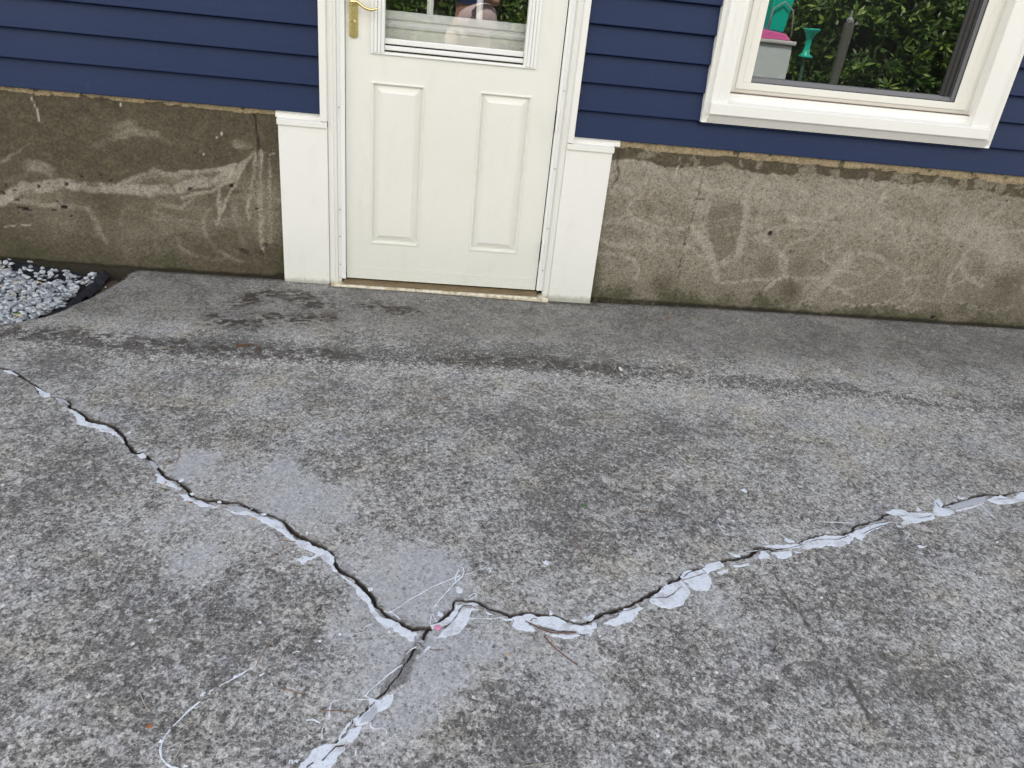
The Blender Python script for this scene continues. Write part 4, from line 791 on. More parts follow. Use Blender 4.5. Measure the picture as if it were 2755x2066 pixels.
# brass set
hs = empty('handle_set', (0, 0, 0)); hs.parent = door; hs.location = (0, 0, 0)
mb = MB(); pl = []
x0_, x1_, z0_ = -.4350, -.3990, 1.0760; r_ = .018; cxh = (x0_+x1_)/2
pl = [(x0_, 1.30)] + [(cxh + (x1_-x0_)/2*math.cos(a), z0_ + .012 - .012*math.sin(-a)*1.0 if False else z0_ + .012 + .012*math.sin(a)) for a in np.linspace(math.pi, 2*math.pi, 10)] + [(x1_, 1.30)]
mb.prism(pl, 'y', -.006, -.0005)
mb.prism([(cxh + (q[0]-cxh)*.72, q[1] + (.006 if q[1] < 1.2 else 0)) for q in pl], 'y', -.0085, -.0062)
mb.build('handle_plate', BRASS, hs, bevel=.0012)
mb = MB(); mb.lathe([(.0115, 0), (.0115, .004), (.0095, .006), (.0095, .0045), (.007, .0045), (.0, .0046)], (-.4205, -.0086, 1.1373), 24, 'y'); mb.build('lock_cylinder', BRASS, hs, smooth=False)
mb = MB(); mb.box(-.4212, -.4198, -.0138, -.012, 1.134, 1.141); mb.build('key_slot', BLACK, hs)
mb = MB(); lv = [(-.4200, -.008, 1.216), (-.4200, -.030, 1.214), (-.4205, -.047, 1.2115), (-.410, -.050, 1.212), (-.398, -.050, 1.2135), (-.386, -.050, 1.205), (-.374, -.050, 1.1975), (-.358, -.050, 1.191), (-.342, -.050, 1.189), (-.326, -.049, 1.193), (-.3165, -.047, 1.199)]
mb.tube(lv, [.012, .0105, .0095, .0085, .007, .0062, .0060, .0062, .0064, .0056, .0040], 12); mb.build('lever', BRASS, hs, smooth=True)
for za, zb_ in ((.186, .278), (.779, .864), (1.45, 1.53)):
    mb = MB(); mb.tube([(.4605, -.0155, za), (.4605, -.0155, zb_)], .0055, 10); mb.build('hinge_knuckle', ALUW, door)
mb = MB(); mb.box(.4504, .4548, .001, .03, .036, 2.05); mb.build('edge_gap', BLACK, door)
mb = MB(); mb.prism([(.4548, .004), (.4548, -.010), (.4598, -.012), (.4598, .004)], 'z', .04, .183); mb.prism([(.4548, .004), (.4548, -.010), (.4598, -.012), (.4598, .004)], 'z', .281, .776); mb.prism([(.4548, .004), (.4548, -.010), (.4598, -.012), (.4598, .004)], 'z', .867, 2.05); mb.build('hinge_leaf', ALUW, door)
# inner door behind the storm glass
idr = empty('inner_door', (0, 0, 0)); idr.parent = house; idr.location = (0, -.2, 0)
y1 = .085
mb = MB(); holed(mb, -.52, .52, .03, 2.1, [(-.40, .42, 1.187, 1.95)], y1); mb.box(-.52, .52, y1+.02, y1+.05, .03, 1.17); mb.build('slab', DOORW, idr)
mb = MB(); mb.prism([(y1, 1.125), (y1-.008, 1.127), (y1-.010, 1.138), (y1-.004, 1.145), (y1-.004, 1.155), (y1-.012, 1.160), (y1-.014, 1.182), (y1-.002, 1.190), (y1+.03, 1.190), (y1+.03, 1.125)], 'x', -.42, .44); mb.build('lite_frame', ALUW, idr)
mb = MB()
for xc in (-.1125, .0935): mb.prism([(xc-.013, y1+.02), (xc-.013, y1+.002), (xc-.005, y1-.006), (xc+.005, y1-.006), (xc+.013, y1+.002), (xc+.013, y1+.02)], 'z', 1.190, 1.95)
mb.build('muntin', ALUW, idr)
mb = MB(); mb.add([(-.40, y1+.022, 1.187), (.42, y1+.022, 1.187), (.42, y1+.022, 1.95), (-.40, y1+.022, 1.95)], [(0, 1, 2, 3)]); mb.build('glass', glass('inner_glass', .02, (.8, .8, .8)), idr)
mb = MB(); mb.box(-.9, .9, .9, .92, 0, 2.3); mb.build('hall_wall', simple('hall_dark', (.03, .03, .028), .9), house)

# window
win = empty('window', (0, 0, 0)); win.parent = house; win.location = (0, -.2, 0); win['label'] = 'white vinyl window with a stepped sill, reflecting the garden'
yf = -.012
def rect_frame(mb, xo0, xo1, zo0, zo1, wl, wr, wb, wt, y0, y1):
    mb.box(xo0, xo0+wl, y0, y1, zo0, zo1); mb.box(xo1-wr, xo1, y0, y1, zo0, zo1)
    mb.box(xo0+wl, xo1-wr, y0, y1, zo0, zo0+wb); mb.box(xo0+wl, xo1-wr, y0, y1, zo1-wt, zo1)
def miter(mb, x0, x1, z0, z1, steps):
    """frame swept round a rectangle: steps of (inset, y)"""
    rings(mb, (x0, x1, z0, z1), steps, close=False)
# channel
mb = MB(); X0, X1 = dx(1.0990, yf), dx(2.4705, yf)
miter(mb, X0, X1, dz(.8751, yf), WT, [(0, .02), (0, -.018), (.0245, -.013), (.0245, .02)]); mb.prism([(-.0185, dz(.8755, -.018)), (-.040, dz(.9075, -.040)), (-.040, dz(.9150, -.040)), (.0, .92), (.0, dz(.8755, -.018))], 'x', X0+.024, X1-.024); mb.build('channel', TRIMW, win, bevel=.0008)
# casing: outer boards on the sides, sill at the bottom
yc = -.034
cl0, cl1 = dx(1.1250, yc), dx(1.2060, yc); cr0, cr1 = 2.331, dx(2.4410, yc)
mb = MB(); mb.prism([(dx(1.1240, -.02), .02), (dx(1.1240, -.02), -.026), (cl0+.004, yc), (cl0 + .030, yc), (cl0 + .036, yc+.006), (cl1-.018, yc+.006), (cl1-.012, yc), (cl1, yc), (cl1+.004, .05), (cl1, .06)], 'z', dz(.956, yc), 2.32)
mb.prism([(dx(2.4455, -.02), .02), (dx(2.4455, -.02), -.026), (cr1-.004, yc), (cr0+.004, yc), (cr0, yc+.004), (cr0+.006, .050), (cr0+.03, .06)], 'z', dz(.956, yc), 2.32)
mb.box(cl0, cr1, yc, .06, 2.26, 2.33); mb.build('casing', TRIMW, win, bevel=.0012)
ys_ = -.052; zt = dz(.9585, ys_); zl = dz(.9085, ys_)
mb = MB(); mb.prism([(ys_+.004, zl), (ys_, zl+.004), (ys_, zt-.004), (ys_+.003, zt), (-.020, zt+.003), (-.010, zt+.006), (-.002, zt+.012), (.002, zt+.022), (.004, 1.003), (.05, 1.005), (.05, zl)], 'x', dx(1.1325, ys_), dx(2.4530, ys_)); mb.build('sill', TRIMW, win, bevel=.0012)
mb = MB(); mb.box(dx(1.2075, .02), 2.335, .012, .05, 1.0045, dz(1.0090, .03)+.001); mb.build('sill_gap', simple('grimy_gap', (.16, .11, .07), .8, .5, 60), win)
# sash frame
yS = .030; sx0, sx1, sz0 = dx(1.2075, yS), 2.3355, dz(1.0090, yS)
gx0, gx1, gz0 = dx(1.2875, yS), dx(2.2365, yS), dz(1.0540, yS)
mb = MB(); rings(mb, (sx0, sx1, sz0, 2.27), [(0, .055), (0, yS+.006), (.012, yS+.004), (.014, yS+.004), (.0145, yS+.0065), (.0165, yS+.0065), (.017, yS), (.0445, yS), (.046, yS+.003), (.046, .055)], close=False)
o = mb.build('frame', SASHW, win)
gi = (sx0+.046, sx1-.046, sz0+.046, 2.224)
mb = MB(); mb.box(sx0+.046, gx0+.001, yS+.001, .055, sz0+.046, 2.224)
if gx1 + .002 < sx1-.046: mb.build('inner_stop', SASHW, win, bevel=.001); mb = MB(); mb.box(gx1, sx1-.0455, yS+.001, .055, sz0+.046, 2.224)
mb.build('inner_stop', SASHW, win, bevel=.001)
g1 = (gx0+.001, gx1, gz0+.0005, 2.224)
mb = MB(); rings(mb, g1, [(0, .034), (.002, .036), (.0035, .040)], close=False); mb.build('gasket', RUBBER, win)
mb = MB(); mb.prism([(.038, g1[2]), (.0385, g1[2]+.006), (.046, g1[2]+.022), (.055, g1[2]+.025), (.06, g1[2])], 'x', g1[0], g1[1]); mb.box(g1[1]-.020, g1[1]-.0005, .038, .06, g1[2]+.001, 2.22); mb.build('screen_rail', GREYAL, win)
mb = MB(); mb.add([(g1[0], .050, g1[2]+.0255), (g1[1]-.0205, .050, g1[2]+.0255), (g1[1]-.0205, .050, 2.222), (g1[0], .050, 2.222)], [(0, 1, 2, 3)]); mb.build('glass', GL_WIN, win)
mb = MB(); mb.box(1.14, 2.44, .30, .32, .9, 2.3); mb.build('dark_backing', simple('dark_room', (.012, .013, .012), .9), win)  # dark sheet standing in for the unlit room behind the glass
mb = MB(); mb.box(g1[1]-.046, g1[1]-.021, .064, .08, g1[2]+.02, 2.22); mb.box(g1[1]-.018, g1[1]-.0, .062, .09, g1[2], 2.22); mb.build('meeting_stile', BLACK, win)
mb = MB(); xr = g1[1]-.0203; mb.prism([(xr, .049), (xr, .040), (xr-.012, .038), (xr-.014, .043), (xr-.022, .043), (xr-.024, .039), (xr-.034, .039), (xr-.036, .044), (xr-.052, .044), (xr-.054, .049)], 'z', g1[2]+.023, 2.22); mb.build('screen_stile', RUBBER, win)

# ------------------------------------------------------------------ gravel bed, fabric, soil
m = M('gravel_stone', .75); sv = m.attr('tone'); n1 = m.noise(90, 5, .7)
c = m.ramp(sv, [(0, (.16, .175, .20)), (.4, (.34, .37, .41)), (.75, (.50, .54, .58)), (.93, (.64, .66, .67)), (1, (.55, .48, .36))])
m.base(m.mix(m.mul(m.step(n1, .4, .75), .5), c, (.16, .16, .18))); m.set('Normal', m.bump(n1, .002, .7)); GRAV = m.m
bm = bmesh.new(); bmesh.ops.create_icosphere(bm, subdivisions=2, radius=1); icv = np.array([v.co[:] for v in bm.verts]); icf = np.array([[v.index for v in f.verts] for f in bm.faces]); bm.free()
rng = np.random.default_rng(5); V = []; F = []; T = []; nv = 0
def edge_x(y): return float(np.interp(y, ey, ex))
def stone(x, y, z, s, tone):
    global nv
    q = icv*(1 + .22*(rng.random((len(icv), 1)) - .5)); d = rng.normal(size=(5, 3)); d /= np.linalg.norm(d, axis=1)[:, None]
    for dd in d:
        h = q @ dd; q = q - np.maximum(h - .62, 0)[:, None]*dd*.85
    a = rng.random()*6.28; sx, sy, sz = s*rng.uniform(.9, 1.6), s*rng.uniform(.7, 1.0), s*rng.uniform(.45, .75)
    q = q*[sx, sy, sz]; t = rng.normal(0, .25, 2); q[:, 2] += q[:, 0]*t[0] + q[:, 1]*t[1]
    q = q @ np.array([[math.cos(a), math.sin(a), 0], [-math.sin(a), math.cos(a), 0], [0, 0, 1]])
    V.append(q + [x, y, z]); F.append(icf + nv); T.append(np.full(len(icv), tone)); nv += len(icv)
def bedz(x, y): return -.052 + .035*float(ss(-1.62, -2.0, x)) + .012*(float(vn(x, y, 6, 2)) - .5)
for k in range(12500):
    y = rng.uniform(-1.25, -.005); x = rng.uniform(-2.75, -1.45)
    if x > edge_x(y) - .03: continue
    if y > -.36 and x > -1.60 + .15*(y+.36)*0: 
        if x > -1.585: continue
    dE = edge_x(y) - x
    if y < -.36 and dE < .055 + .03*vn(y, 0, 9, 3) and y > -.62: continue
    if y > -.10 - .05*float(vn(x, 0, 7, 3)) and -1.95 < x < -1.60 and rng.random() < .80: continue
    if -.21 < y < -.12 and -1.86 < x < -1.66 and rng.random() < .6: continue
    if y > -.05 and rng.random() < .6: continue
    stone(x, y, bedz(x, y) + rng.uniform(.004, .040), rng.uniform(.0075, .0140), min(1, max(0, rng.beta(2.4, 2.2))) if rng.random() > .03 else 1)
def stones_obj(name, mat):
    VV = np.concatenate(V); FF = np.concatenate(F); me = bpy.data.meshes.new(name); me.vertices.add(len(VV)); me.vertices.foreach_set('co', VV.astype(np.float32).ravel())
    me.loops.add(FF.size); me.loops.foreach_set('vertex_index', FF.astype(np.int32).ravel()); me.polygons.add(len(FF)); me.polygons.foreach_set('loop_start', np.arange(0, FF.size, 3, dtype=np.int32)); me.update(calc_edges=True)
    at = me.attributes.new('tone', 'FLOAT', 'POINT'); at.data.foreach_set('value', np.concatenate(T).astype(np.float32)); me.materials.append(mat)
    o = bpy.data.objects.new(name, me); col.objects.link(o); return o
tag(stones_obj('gravel', GRAV), 'bed of pale blue grey gravel beside the foundation at far left', 'gravel', kind='stuff')
# fabric
m = M('weed_fabric', .38); n1 = m.noise(25, 5, .7, co=m.scaled((1, 3, 1))); n2 = m.noise(60, 4); m.base(m.mix(m.step(n2, .55, .75), (.010, .012, .022), (.05, .045, .045))); m.set('Normal', m.bump(n1, .02, .9)); FAB = m.m
fxs = np.linspace(-3.1, -1.40, 150); fys = np.linspace(-1.3, .014, 130); X, Y = np.meshgrid(fxs, fys, indexing='ij'); x, y = X.ravel(), Y.ravel()
xe_ = np.interp(y, ey, ex); dE = xe_ - x
z = -.062 + .035*ss(-1.62, -2.0, x) + .016*(fbm(x*1.0, y*3, 8, 4, 8) - .5) + .022*ss(-.10, .0, y) 
z += .030*np.exp(-((dE - .065)/.022)**2)*ss(-.30, -.42, y)*ss(-.66, -.55, y)*(.5 + vn(y, x, 12, 3))
z += .030*np.exp(-((x + 1.565)/.016)**2)*ss(-.40, -.32, y)
z = np.where(y < -.7, z + .0, z); keep = (dE > .018) & ((x < -1.545 + .02*vn(y, 0, 20, 3)) | (y < -.36))
o = gridmesh('weed_fabric', np.stack([x, y, z], 1), len(fxs), len(fys), FAB, {}, keep=keep); tag(o, 'crumpled black weed fabric showing under the edge of the gravel', 'weed fabric')
m = M('dark_soil', .95); n1 = m.noise(60, 6, .7); m.base(m.mix(n1, (.02, .014, .008), (.10, .07, .04))); m.set('Normal', m.bump(n1, .01)); SOIL = m.m
fxs = np.linspace(-3.4, -1.36, 130); fys = np.linspace(-1.6, .02, 110); X, Y = np.meshgrid(fxs, fys, indexing='ij'); x, y = X.ravel(), Y.ravel()
z = -.088 + .035*ss(-1.62, -2.0, x) + .040*np.exp(-((x+1.50)/.06)**2 - ((y+.04)/.10)**2) + .014*(fbm(x, y, 22, 4, 18) - .5)
o = gridmesh('soil', np.stack([x, y, z], 1), len(fxs), len(fys), SOIL, {}); tag(o, kind='structure')

# ------------------------------------------------------------------ litter on the slab
def zg(x, y): return float(z_slab(np.array([x]), np.array([y]))[0])
def leaf(u, v, L, W, ang, mat, name, label, cat, curl=.3, group=None, lift=.001):
    x, y = ground(u, v); z0 = zg(x, y) + lift; n = 7; mb = MB(); vs = []
    for i in range(n):
        t = i/(n-1); w_ = W*math.sin(math.pi*min(.98, t*.93+.04))**.8
        for s_ in (-1, 0, 1):
            a = (t-.5)*L; b = s_*w_/2; h = curl*L*((t-.5)**2) + (.18*W if s_ else 0) + random.uniform(0, .02)*L
            vs.append((x + a*math.cos(ang) - b*math.sin(ang), y + a*math.sin(ang) + b*math.cos(ang), z0 + h))
    mb.add(vs, [(i*3+k, i*3+k+1, (i+1)*3+k+1, (i+1)*3+k) for i in range(n-1) for k in range(2)])
    o = mb.build(name, mat, smooth=True); s_ = o.modifiers.new('t', 'SOLIDIFY'); s_.thickness = .0006; return tag(o, label, cat, group)
BRN = simple('brown_leaf', (.17, .08, .04), .6, .3, 80); TANL = simple('tan_leaf', (.30, .19, .09), .6, .3, 80); PALE = simple('pale_leaf', (.52, .50, .44), .7, .2, 80); GRN = simple('green_leaf', (.07, .15, .03), .5, .3, 80); ORG = simple('orange_leaf', (.36, .15, .06), .6, .3, 80)
leaf(*B6([(1610, 818)])[0], .050, .022, .4, BRN, 'leaf', 'curled brown dead leaf on the rough strip of slab, below and left of the door', 'leaf', .5)
leaf(*B6([(1700, 828)])[0], .020, .012, 2.0, BRN, 'leaf_fragment', 'small brown leaf scrap beside the curled dead leaf', 'leaf')
leaf(*B6([(1510, 325)])[0], .065, .014, -.15, PALE, 'leaf', 'pale dry leaf against the foot of the left foundation', 'leaf', .2, lift=.006)
leaf(*B6([(1705, 343)])[0], .028, .012, .9, GRN, 'leaf', 'small green leaf near the foot of the left skirt board', 'leaf', .3, lift=.010)
leaf(*B5([(528, 890)])[0], .020, .012, .4, ORG, 'leaf', 'tiny orange leaf on the slab right of the right skirt board', 'leaf', .4)
leaf(*B5([(672, 898)])[0], .022, .006, -.2, TANL, 'leaf', 'tiny tan leaf right of the orange one by the right foundation', 'leaf', .3)
leaf(*A6([(145, 985)])[0], .014, .010, .5, ORG, 'leaf', 'tiny orange leaf scrap beside the long curving filler string', 'leaf')
leaf(*FUL([(1262, 1093)])[0], .022, .008, -.3, GRN, 'leaf', 'tiny green leaf in the middle of the slab', 'leaf')
leaf(*FUL([(945, 843)])[0], .020, .004, .0, GRN, 'grass_blade', 'short green grass blade below the drip line', 'grass blade')
leaf(*A1([(1400, 1160)])[0], .030, .005, -.35, simple('olive_blade', (.10, .12, .04), .6), 'grass_blade', 'olive grass blade just below the left crack', 'grass blade')
leaf(*Rg(0, 680, .1718)([(265, 970)])[0], .030, .018, .0, GRN, 'leaf', 'green leaf lying on the gravel at the left edge', 'leaf', lift=.004)
def needle(q, mat, label, r=.0009, name='pine_needle', cat='pine needle', group='fallen pine needles'):
    P = resample([ground(*p) for p in q], .012, .0015, int(q[0][0]) % 97); mb = MB(); mb.tube([(p[0], p[1], zg(p[0], p[1]) + .0022) for p in P], r, 5)
    return tag(mb.build(name, mat, smooth=True), label, cat, group)
NE = simple('needle', (.20, .11, .06), .6, .3, 60); NP = simple('needle_pale', (.42, .38, .30), .6, .2, 60); TW = simple('twig_bark', (.16, .07, .05), .8, .3, 90)
needle(A3([(1000, 590), (1080, 670), (1170, 745), (1255, 805)]), TW, 'reddish brown twig lying just below the wide filler right of the fork', .0013, 'twig', 'twig', None)
needle(A3([(865, 478), (960, 530), (1060, 565), (1150, 560), (1240, 565)]), TW, 'thin brown twig lodged in the filled crack right of the fork', .0012, 'twig', 'twig', None)
for q, lab, mt in [(FUL([(1235, 1150), (1248, 1180), (1262, 1200)]), 'pair of thin reddish needles above the filler strings, mid slab', NE), (A1([(450, 1245), (560, 1240), (650, 1232)]), 'pale needle on the slab below the left crack', NP), (A1([(910, 1220), (1000, 1218), (1100, 1212)]), 'pale needle right of the other pale one below the left crack', NP),
                   (A1([(730, 1455), (790, 1400), (830, 1355)]), 'tilted pale needle near the left edge, low', NP), (A1([(1500, 935), (1520, 870), (1530, 800)]), 'dark upright needle right of the left crack', NE), (A2([(315, 650), (400, 655), (460, 662)]), 'brown needle touching the left crack filler', NE),
                   (A2([(150, 845), (290, 770), (400, 700)]), 'brown needle left of the splashed filler', NE), (A6([(930, 540), (990, 430), (1090, 320)]), 'long brown needle at the upper end of the long filler string', NE), (A6([(1140, 705), (1230, 725), (1330, 765)]), 'brown needle on the slab left of the brown soiled patch', NE),
                   (A6([(320, 1245), (370, 1160), (405, 1090)]), 'tan needle inside the curve of the long filler string', NP), (A6([(70, 720), (100, 810), (150, 880)]), 'pale bent needle at the lower left', NP), (A6([(1400, 875), (1530, 862), (1640, 880)]), 'brown needle left of the lower crack filler', NE), (A3([(160, 690), (260, 690)]), 'brown needle right of the lower crack, near the fork', NE),
                   (A4([(310, 405), (450, 398)]), 'orange brown needle near the middle right of the slab', NE), (A5([(970, 1650), (1080, 1610)]), 'tan needle at the lower right', NP), (A5([(880, 1605), (970, 1640)]), 'tan needle crossing the other at the lower right', NP), (A4([(1540, 1570), (1580, 1520)]), 'short pale needle below the faint side crack', NP),
                   (A3([(1900, 1260), (1980, 1300), (2060, 1400)]), 'long curved pale needle near the bottom right', NP), (A3([(850, 1552), (1070, 1525)]), 'tan needle at the bottom edge', NP), (B6([(1100, 745), (1220, 738)]), 'pale needle below the left foundation', NP), (B6([(1010, 830), (1090, 828), (1165, 845)]), 'tan needle in the rough strip at left', NP), (B6([(1450, 962), (1560, 985)]), 'reddish needle under the rough strip', NE),
                   (Rg(900, 750, .4069)([(800, 552), (890, 548)]), 'pale needle in the dark rough strip at the middle', NP), (Rg(900, 750, .4069)([(640, 785), (770, 800)]), 'reddish needle below the rough strip, mid slab', NE)]:
    needle(q, mt, lab)
PEB = simple('tan_pebble', (.42, .33, .22), .7, .25, 120)
PEBG = simple('pale_pebble', (.55, .54, .50), .7, .25, 120)
for q, s_, lab, mt in [(A1([(1405, 1108)])[0], .0055, 'tan pebble under the torn filler of the left crack', PEB), (A1([(1622, 1272)])[0], .0055, 'brown pebble under the second filler run of the left crack', BRN), (A1([(2160, 1412)])[0], .006, 'tan pebble below the widening of the left crack', PEB), (A1([(1440, 922)])[0], .005, 'brown pebble right of the left crack', BRN), (A1([(1378, 275)])[0], .004, 'small cream pebble on the slab at the left', PEBG),
                       (A3([(733, 725)])[0], .0065, 'tan pebble right of the lower crack', PEB), (A4([(1115, 212)])[0], .003, 'tiny pale pebble, mid right of the slab', PEBG), (A5([(1005, 1262)])[0], .008, 'flat grey brown pebble at the lower right', simple('grey_pebble', (.16, .15, .13), .8)), (A2([(1998, 860)])[0], .007, 'dark pebble above the crossing filler strings', simple('dark_pebble', (.09, .08, .07), .8)),
                       (Rg(900, 750, .4069)([(1890, 600)])[0], .011, 'pale flat pebble in the rough strip at the right', PEBG), (A3([(1868, 122)])[0], .0045, 'small dark pebble above the right crack', simple('dark_pebble', (.05, .05, .05), .8)), (Rg(0, 680, .1718)([(1655, 540)])[0], .004, 'tiny white pebble at the slab edge by the soil', PEBG), (B5([(880, 822)])[0], .006, 'cream pebble at the foot of the right foundation', PEB)]:
    V, F, T, nv = [], [], [], 0; x, y = ground(*q); stone(x, y, zg(x, y) + s_*.35, s_, .5); o = stones_obj('pebble', mt); tag(o, lab, 'pebble', 'loose pebbles on the slab')
# weeds at the foot of the wall
mb = MB()
for k in range(60):
    x = random.choice([random.uniform(.74, 1.05), random.uniform(.74, 2.2)]); h = random.uniform(.01, .03)*(1.8 if x < .8 else 1); y = random.uniform(-.012, .008)
    mb.tube([(x, y, -.004), (x+random.uniform(-.008, .008), y-.004, h*.6), (x+random.uniform(-.018, .018), y-.010, h)], [.0011, .0008, .0003], 4)
tag(mb.build('wall_grass', simple('dry_grass', (.13, .13, .07), .8, .4, 50)), 'sparse dry grass wisps along the foot of the right foundation', 'grass', kind='stuff')

# ------------------------------------------------------------------ the garden behind the camera, seen in the panes
m = M('shrub_leaf', .45); tn = m.attr('tone'); m.base(m.ramp(tn, [(0, (.010, .026, .005)), (.35, (.030, .070, .012)), (.7, (.085, .17, .03)), (1, (.20, .31, .055))])); m.set('Subsurface Weight', 0.0); LEAFM = m.m
BARK = simple('bark', (.10, .075, .05), .9, .3, 20)
def shrub(cx, cy, rx, ry, h, n, label, group, seed, L=.11, tone=0., z0=-.11):
    rg = np.random.default_rng(seed); r = empty('shrub', (cx, cy, z0)); tag(r, label, 'shrub', group)
    mb = MB()
    for k in range(6):
        a = rg.random()*6.28; mb.tube([(cx, cy, z0), (cx + .3*rx*math.cos(a), cy + .3*ry*math.sin(a), z0 + h*.4), (cx + .6*rx*math.cos(a), cy + .6*ry*math.sin(a), z0 + h*.75)], [.035, .022, .01], 7)
    mb.build('stem', BARK, r, smooth=True)
    # clumps on an uneven crown
    nc = n//60; cl = rg.normal(size=(nc, 3)); cl /= np.linalg.norm(cl, axis=1)[:, None]; rad = rg.uniform(.45, 1.0, nc)**.6; cl[:, 2] = np.abs(cl[:, 2])*1.05 - .25*rg.random(nc)
    cc = np.stack([cx + cl[:, 0]*rx*rad, cy + cl[:, 1]*ry*rad, z0 + h*.30 + cl[:, 2]*rad*h*.68], 1); cc[:, 2] = np.maximum(cc[:, 2], z0 + .05)
    V_, tn_ = [], []
    for c in cc:
        k = 9; tc_ = rg.uniform(-.30, .25); ctr = c + rg.normal(0, .10, (7, 3))
        for q in ctr:
            out = q - [cx, cy, z0 + h*.35]; out /= np.linalg.norm(out) + 1e-6
            t0 = tc_ + rg.uniform(.1, .9)
            for j in range(k):
                d = out*.5 + rg.normal(0, .6, 3); d /= np.linalg.norm(d); s_ = np.cross(d, rg.normal(size=3)); s_ /= np.linalg.norm(s_) + 1e-9
                l = L*rg.uniform(.6, 1.2); wv = l*.16
                V_.append([q, q + d*l*.5 + s_*wv, q + d*l, q + d*l*.5 - s_*wv]); tn_.append(np.full(4, np.clip(t0 + rg.normal(0, .2) + tone, 0, 1)))
    VV = np.array(V_).reshape(-1, 3); q = np.arange(len(VV)); me = bpy.data.meshes.new('foliage'); me.vertices.add(len(VV)); me.vertices.foreach_set('co', VV.astype(np.float32).ravel())
    me.loops.add(len(VV)); me.loops.foreach_set('vertex_index', q.astype(np.int32)); me.polygons.add(len(VV)//4); me.polygons.foreach_set('loop_start', q[::4].astype(np.int32)); me.update(calc_edges=True)
    at = me.attributes.new('tone', 'FLOAT', 'POINT'); at.data.foreach_set('value', np.concatenate(tn_).astype(np.float32)); me.materials.append(LEAFM)
    o = bpy.data.objects.new('foliage', me); col.objects.link(o); child(o, r)
SG = 'shrubs in the garden, seen in the panes'
shrub(6.2, -8.6, 1.7, 1.0, 2.6, 26000, 'large dark glossy shrub filling most of the window reflection', SG, 1, .16)
shrub(8.6, -9.2, 1.5, 1.0, 2.5, 14000, 'brighter shrub at the right end of the window reflection', SG, 2, .13, .25)
shrub(4.6, -10.2, 1.5, 1.0, 2.7, 12000, 'brownish shrub behind the bin in the window reflection', SG, 3, .12, -.05)
shrub(-1.25, -8.2, .8, .7, 2.0, 8000, 'light green leafy shrub at the left of the door glass reflection', SG, 4, .10, .3)
shrub(.2, -9.5, 1.5, .8, 2.6, 10000, 'dark shrub behind the person in the door glass reflection', SG, 5, .12, -.2)
shrub(1.55, -8.3, .8, .6, 1.9, 7000, 'green shrub at the right of the door glass reflection', SG, 6, .10, .1)
shrub(-3.2, -9.0, 1.2, .9, 2.2, 3000, 'shrub beyond the left side of the lawn', SG, 7, .12, .1)
shrub(7.5, -13.0, 6.5, 1.2, 4.0, 34000, 'tall dark hedge closing off the garden behind the shrubs', SG, 8, .2, -.15)
shrub(-2.5, -12.5, 5.0, 1.2, 3.8, 16000, 'tall hedge behind the left half of the lawn', SG, 10, .2, -.15)
# tall grass on the lawn
rg = np.random.default_rng(9); mbv = []
gxn = rg.uniform(-2.5, 8, 9000); gyn = rg.uniform(-9.5, -5.2, 9000)
for a, b in zip(gxn, gyn):
    h = rg.uniform(.06, .22); l = rg.normal(0, .05, 2); mbv += [(a-.004, b, -.11), (a+.004, b, -.11), (a+l[0], b+l[1], -.11+h)]
me = bpy.data.meshes.new('grass'); me.from_pydata(mbv, [], [(i, i+1, i+2) for i in range(0, len(mbv), 3)]); me.materials.append(simple('grass_blades', (.09, .14, .03), .6, .5, 2)); o = bpy.data.objects.new('grass', me); col.objects.link(o); tag(o, 'long green grass on the lawn reflected in the panes', 'grass', kind='stuff')
# bin with a pink lid and a teal chair stacked on it
BX, BY = 3.57, -5.6
bn = tag(empty('storage_bin', (BX, BY, -.11)), 'pale grey bin with a pink top reflected at the left of the window', 'bin')
mb = MB(); mb.prism([(BX-.34, -.11), (BX+.17, -.11), (BX+.15, 1.06), (BX-.34, 1.06)], 'y', BY-.2, BY+.2); mb.build('body', simple('grey_plastic', (.62, .70, .71), .45, .12, 6), bn, bevel=.02)
mb = MB(); mb.box(BX-.37, BX+.18, BY-.23, BY+.23, 1.065, 1.105); mb.build('rim', simple('white_rim', (.6, .62, .62), .4), bn, bevel=.01)
mb = MB(); mb.prism([(BX-.30, 1.107), (BX+.12, 1.107), (BX+.04, 1.175), (BX-.24, 1.200)], 'y', BY-.18, BY+.18); mb.build('lid', simple('pink_plastic', (.80, .16, .42), .4), bn, bevel=.01)
ch = tag(empty('tote', (BX, BY-.05, 1.19)), 'teal plastic tote standing on the pink top of the bin', 'tote')
TEAL = simple('teal_plastic', (.0, .50, .36), .35, .1, 5)
mb = MB(); mb.prism([(BX-.13, 1.19), (BX+.04, 1.178), (BX+.09, 1.56), (BX-.15, 1.56)], 'y', BY-.14, BY+.10); mb.build('body', TEAL, ch, bevel=.02)
mb = MB(); mb.tube([(BX-.16, BY+.12, 1.17), (BX-.13, BY+.13, 1.40), (BX-.03, BY+.13, 1.48), (BX+.08, BY+.13, 1.40), (BX+.13, BY+.12, 1.17)], .008, 8); mb.build('handle', simple('clear_grey', (.35, .38, .38), .3), ch, smooth=True)
fe = tag(empty('plant_stand', (3.93, -5.5, -.11)), 'teal flared plant stand beside the bin', 'plant stand')
mb = MB(); mb.lathe([(.07, .96), (.075, .975), (.04, 1.00), (.028, 1.06), (.032, 1.14), (.06, 1.20), (.088, 1.235), (.09, 1.25), (.08, 1.25), (.0, 1.20)], (3.93, -5.5, 0), 24); mb.build('cup', TEAL, fe, smooth=True)
mb = MB(); mb.tube([(3.93, -5.5, -.11), (3.93, -5.5, .965)], .018, 10); mb.lathe([(.13, -.11), (.12, -.08), (.02, -.06)], (3.93, -5.5, 0), 20); mb.build('pole', simple('green_pole', (.05, .12, .08), .5), fe)
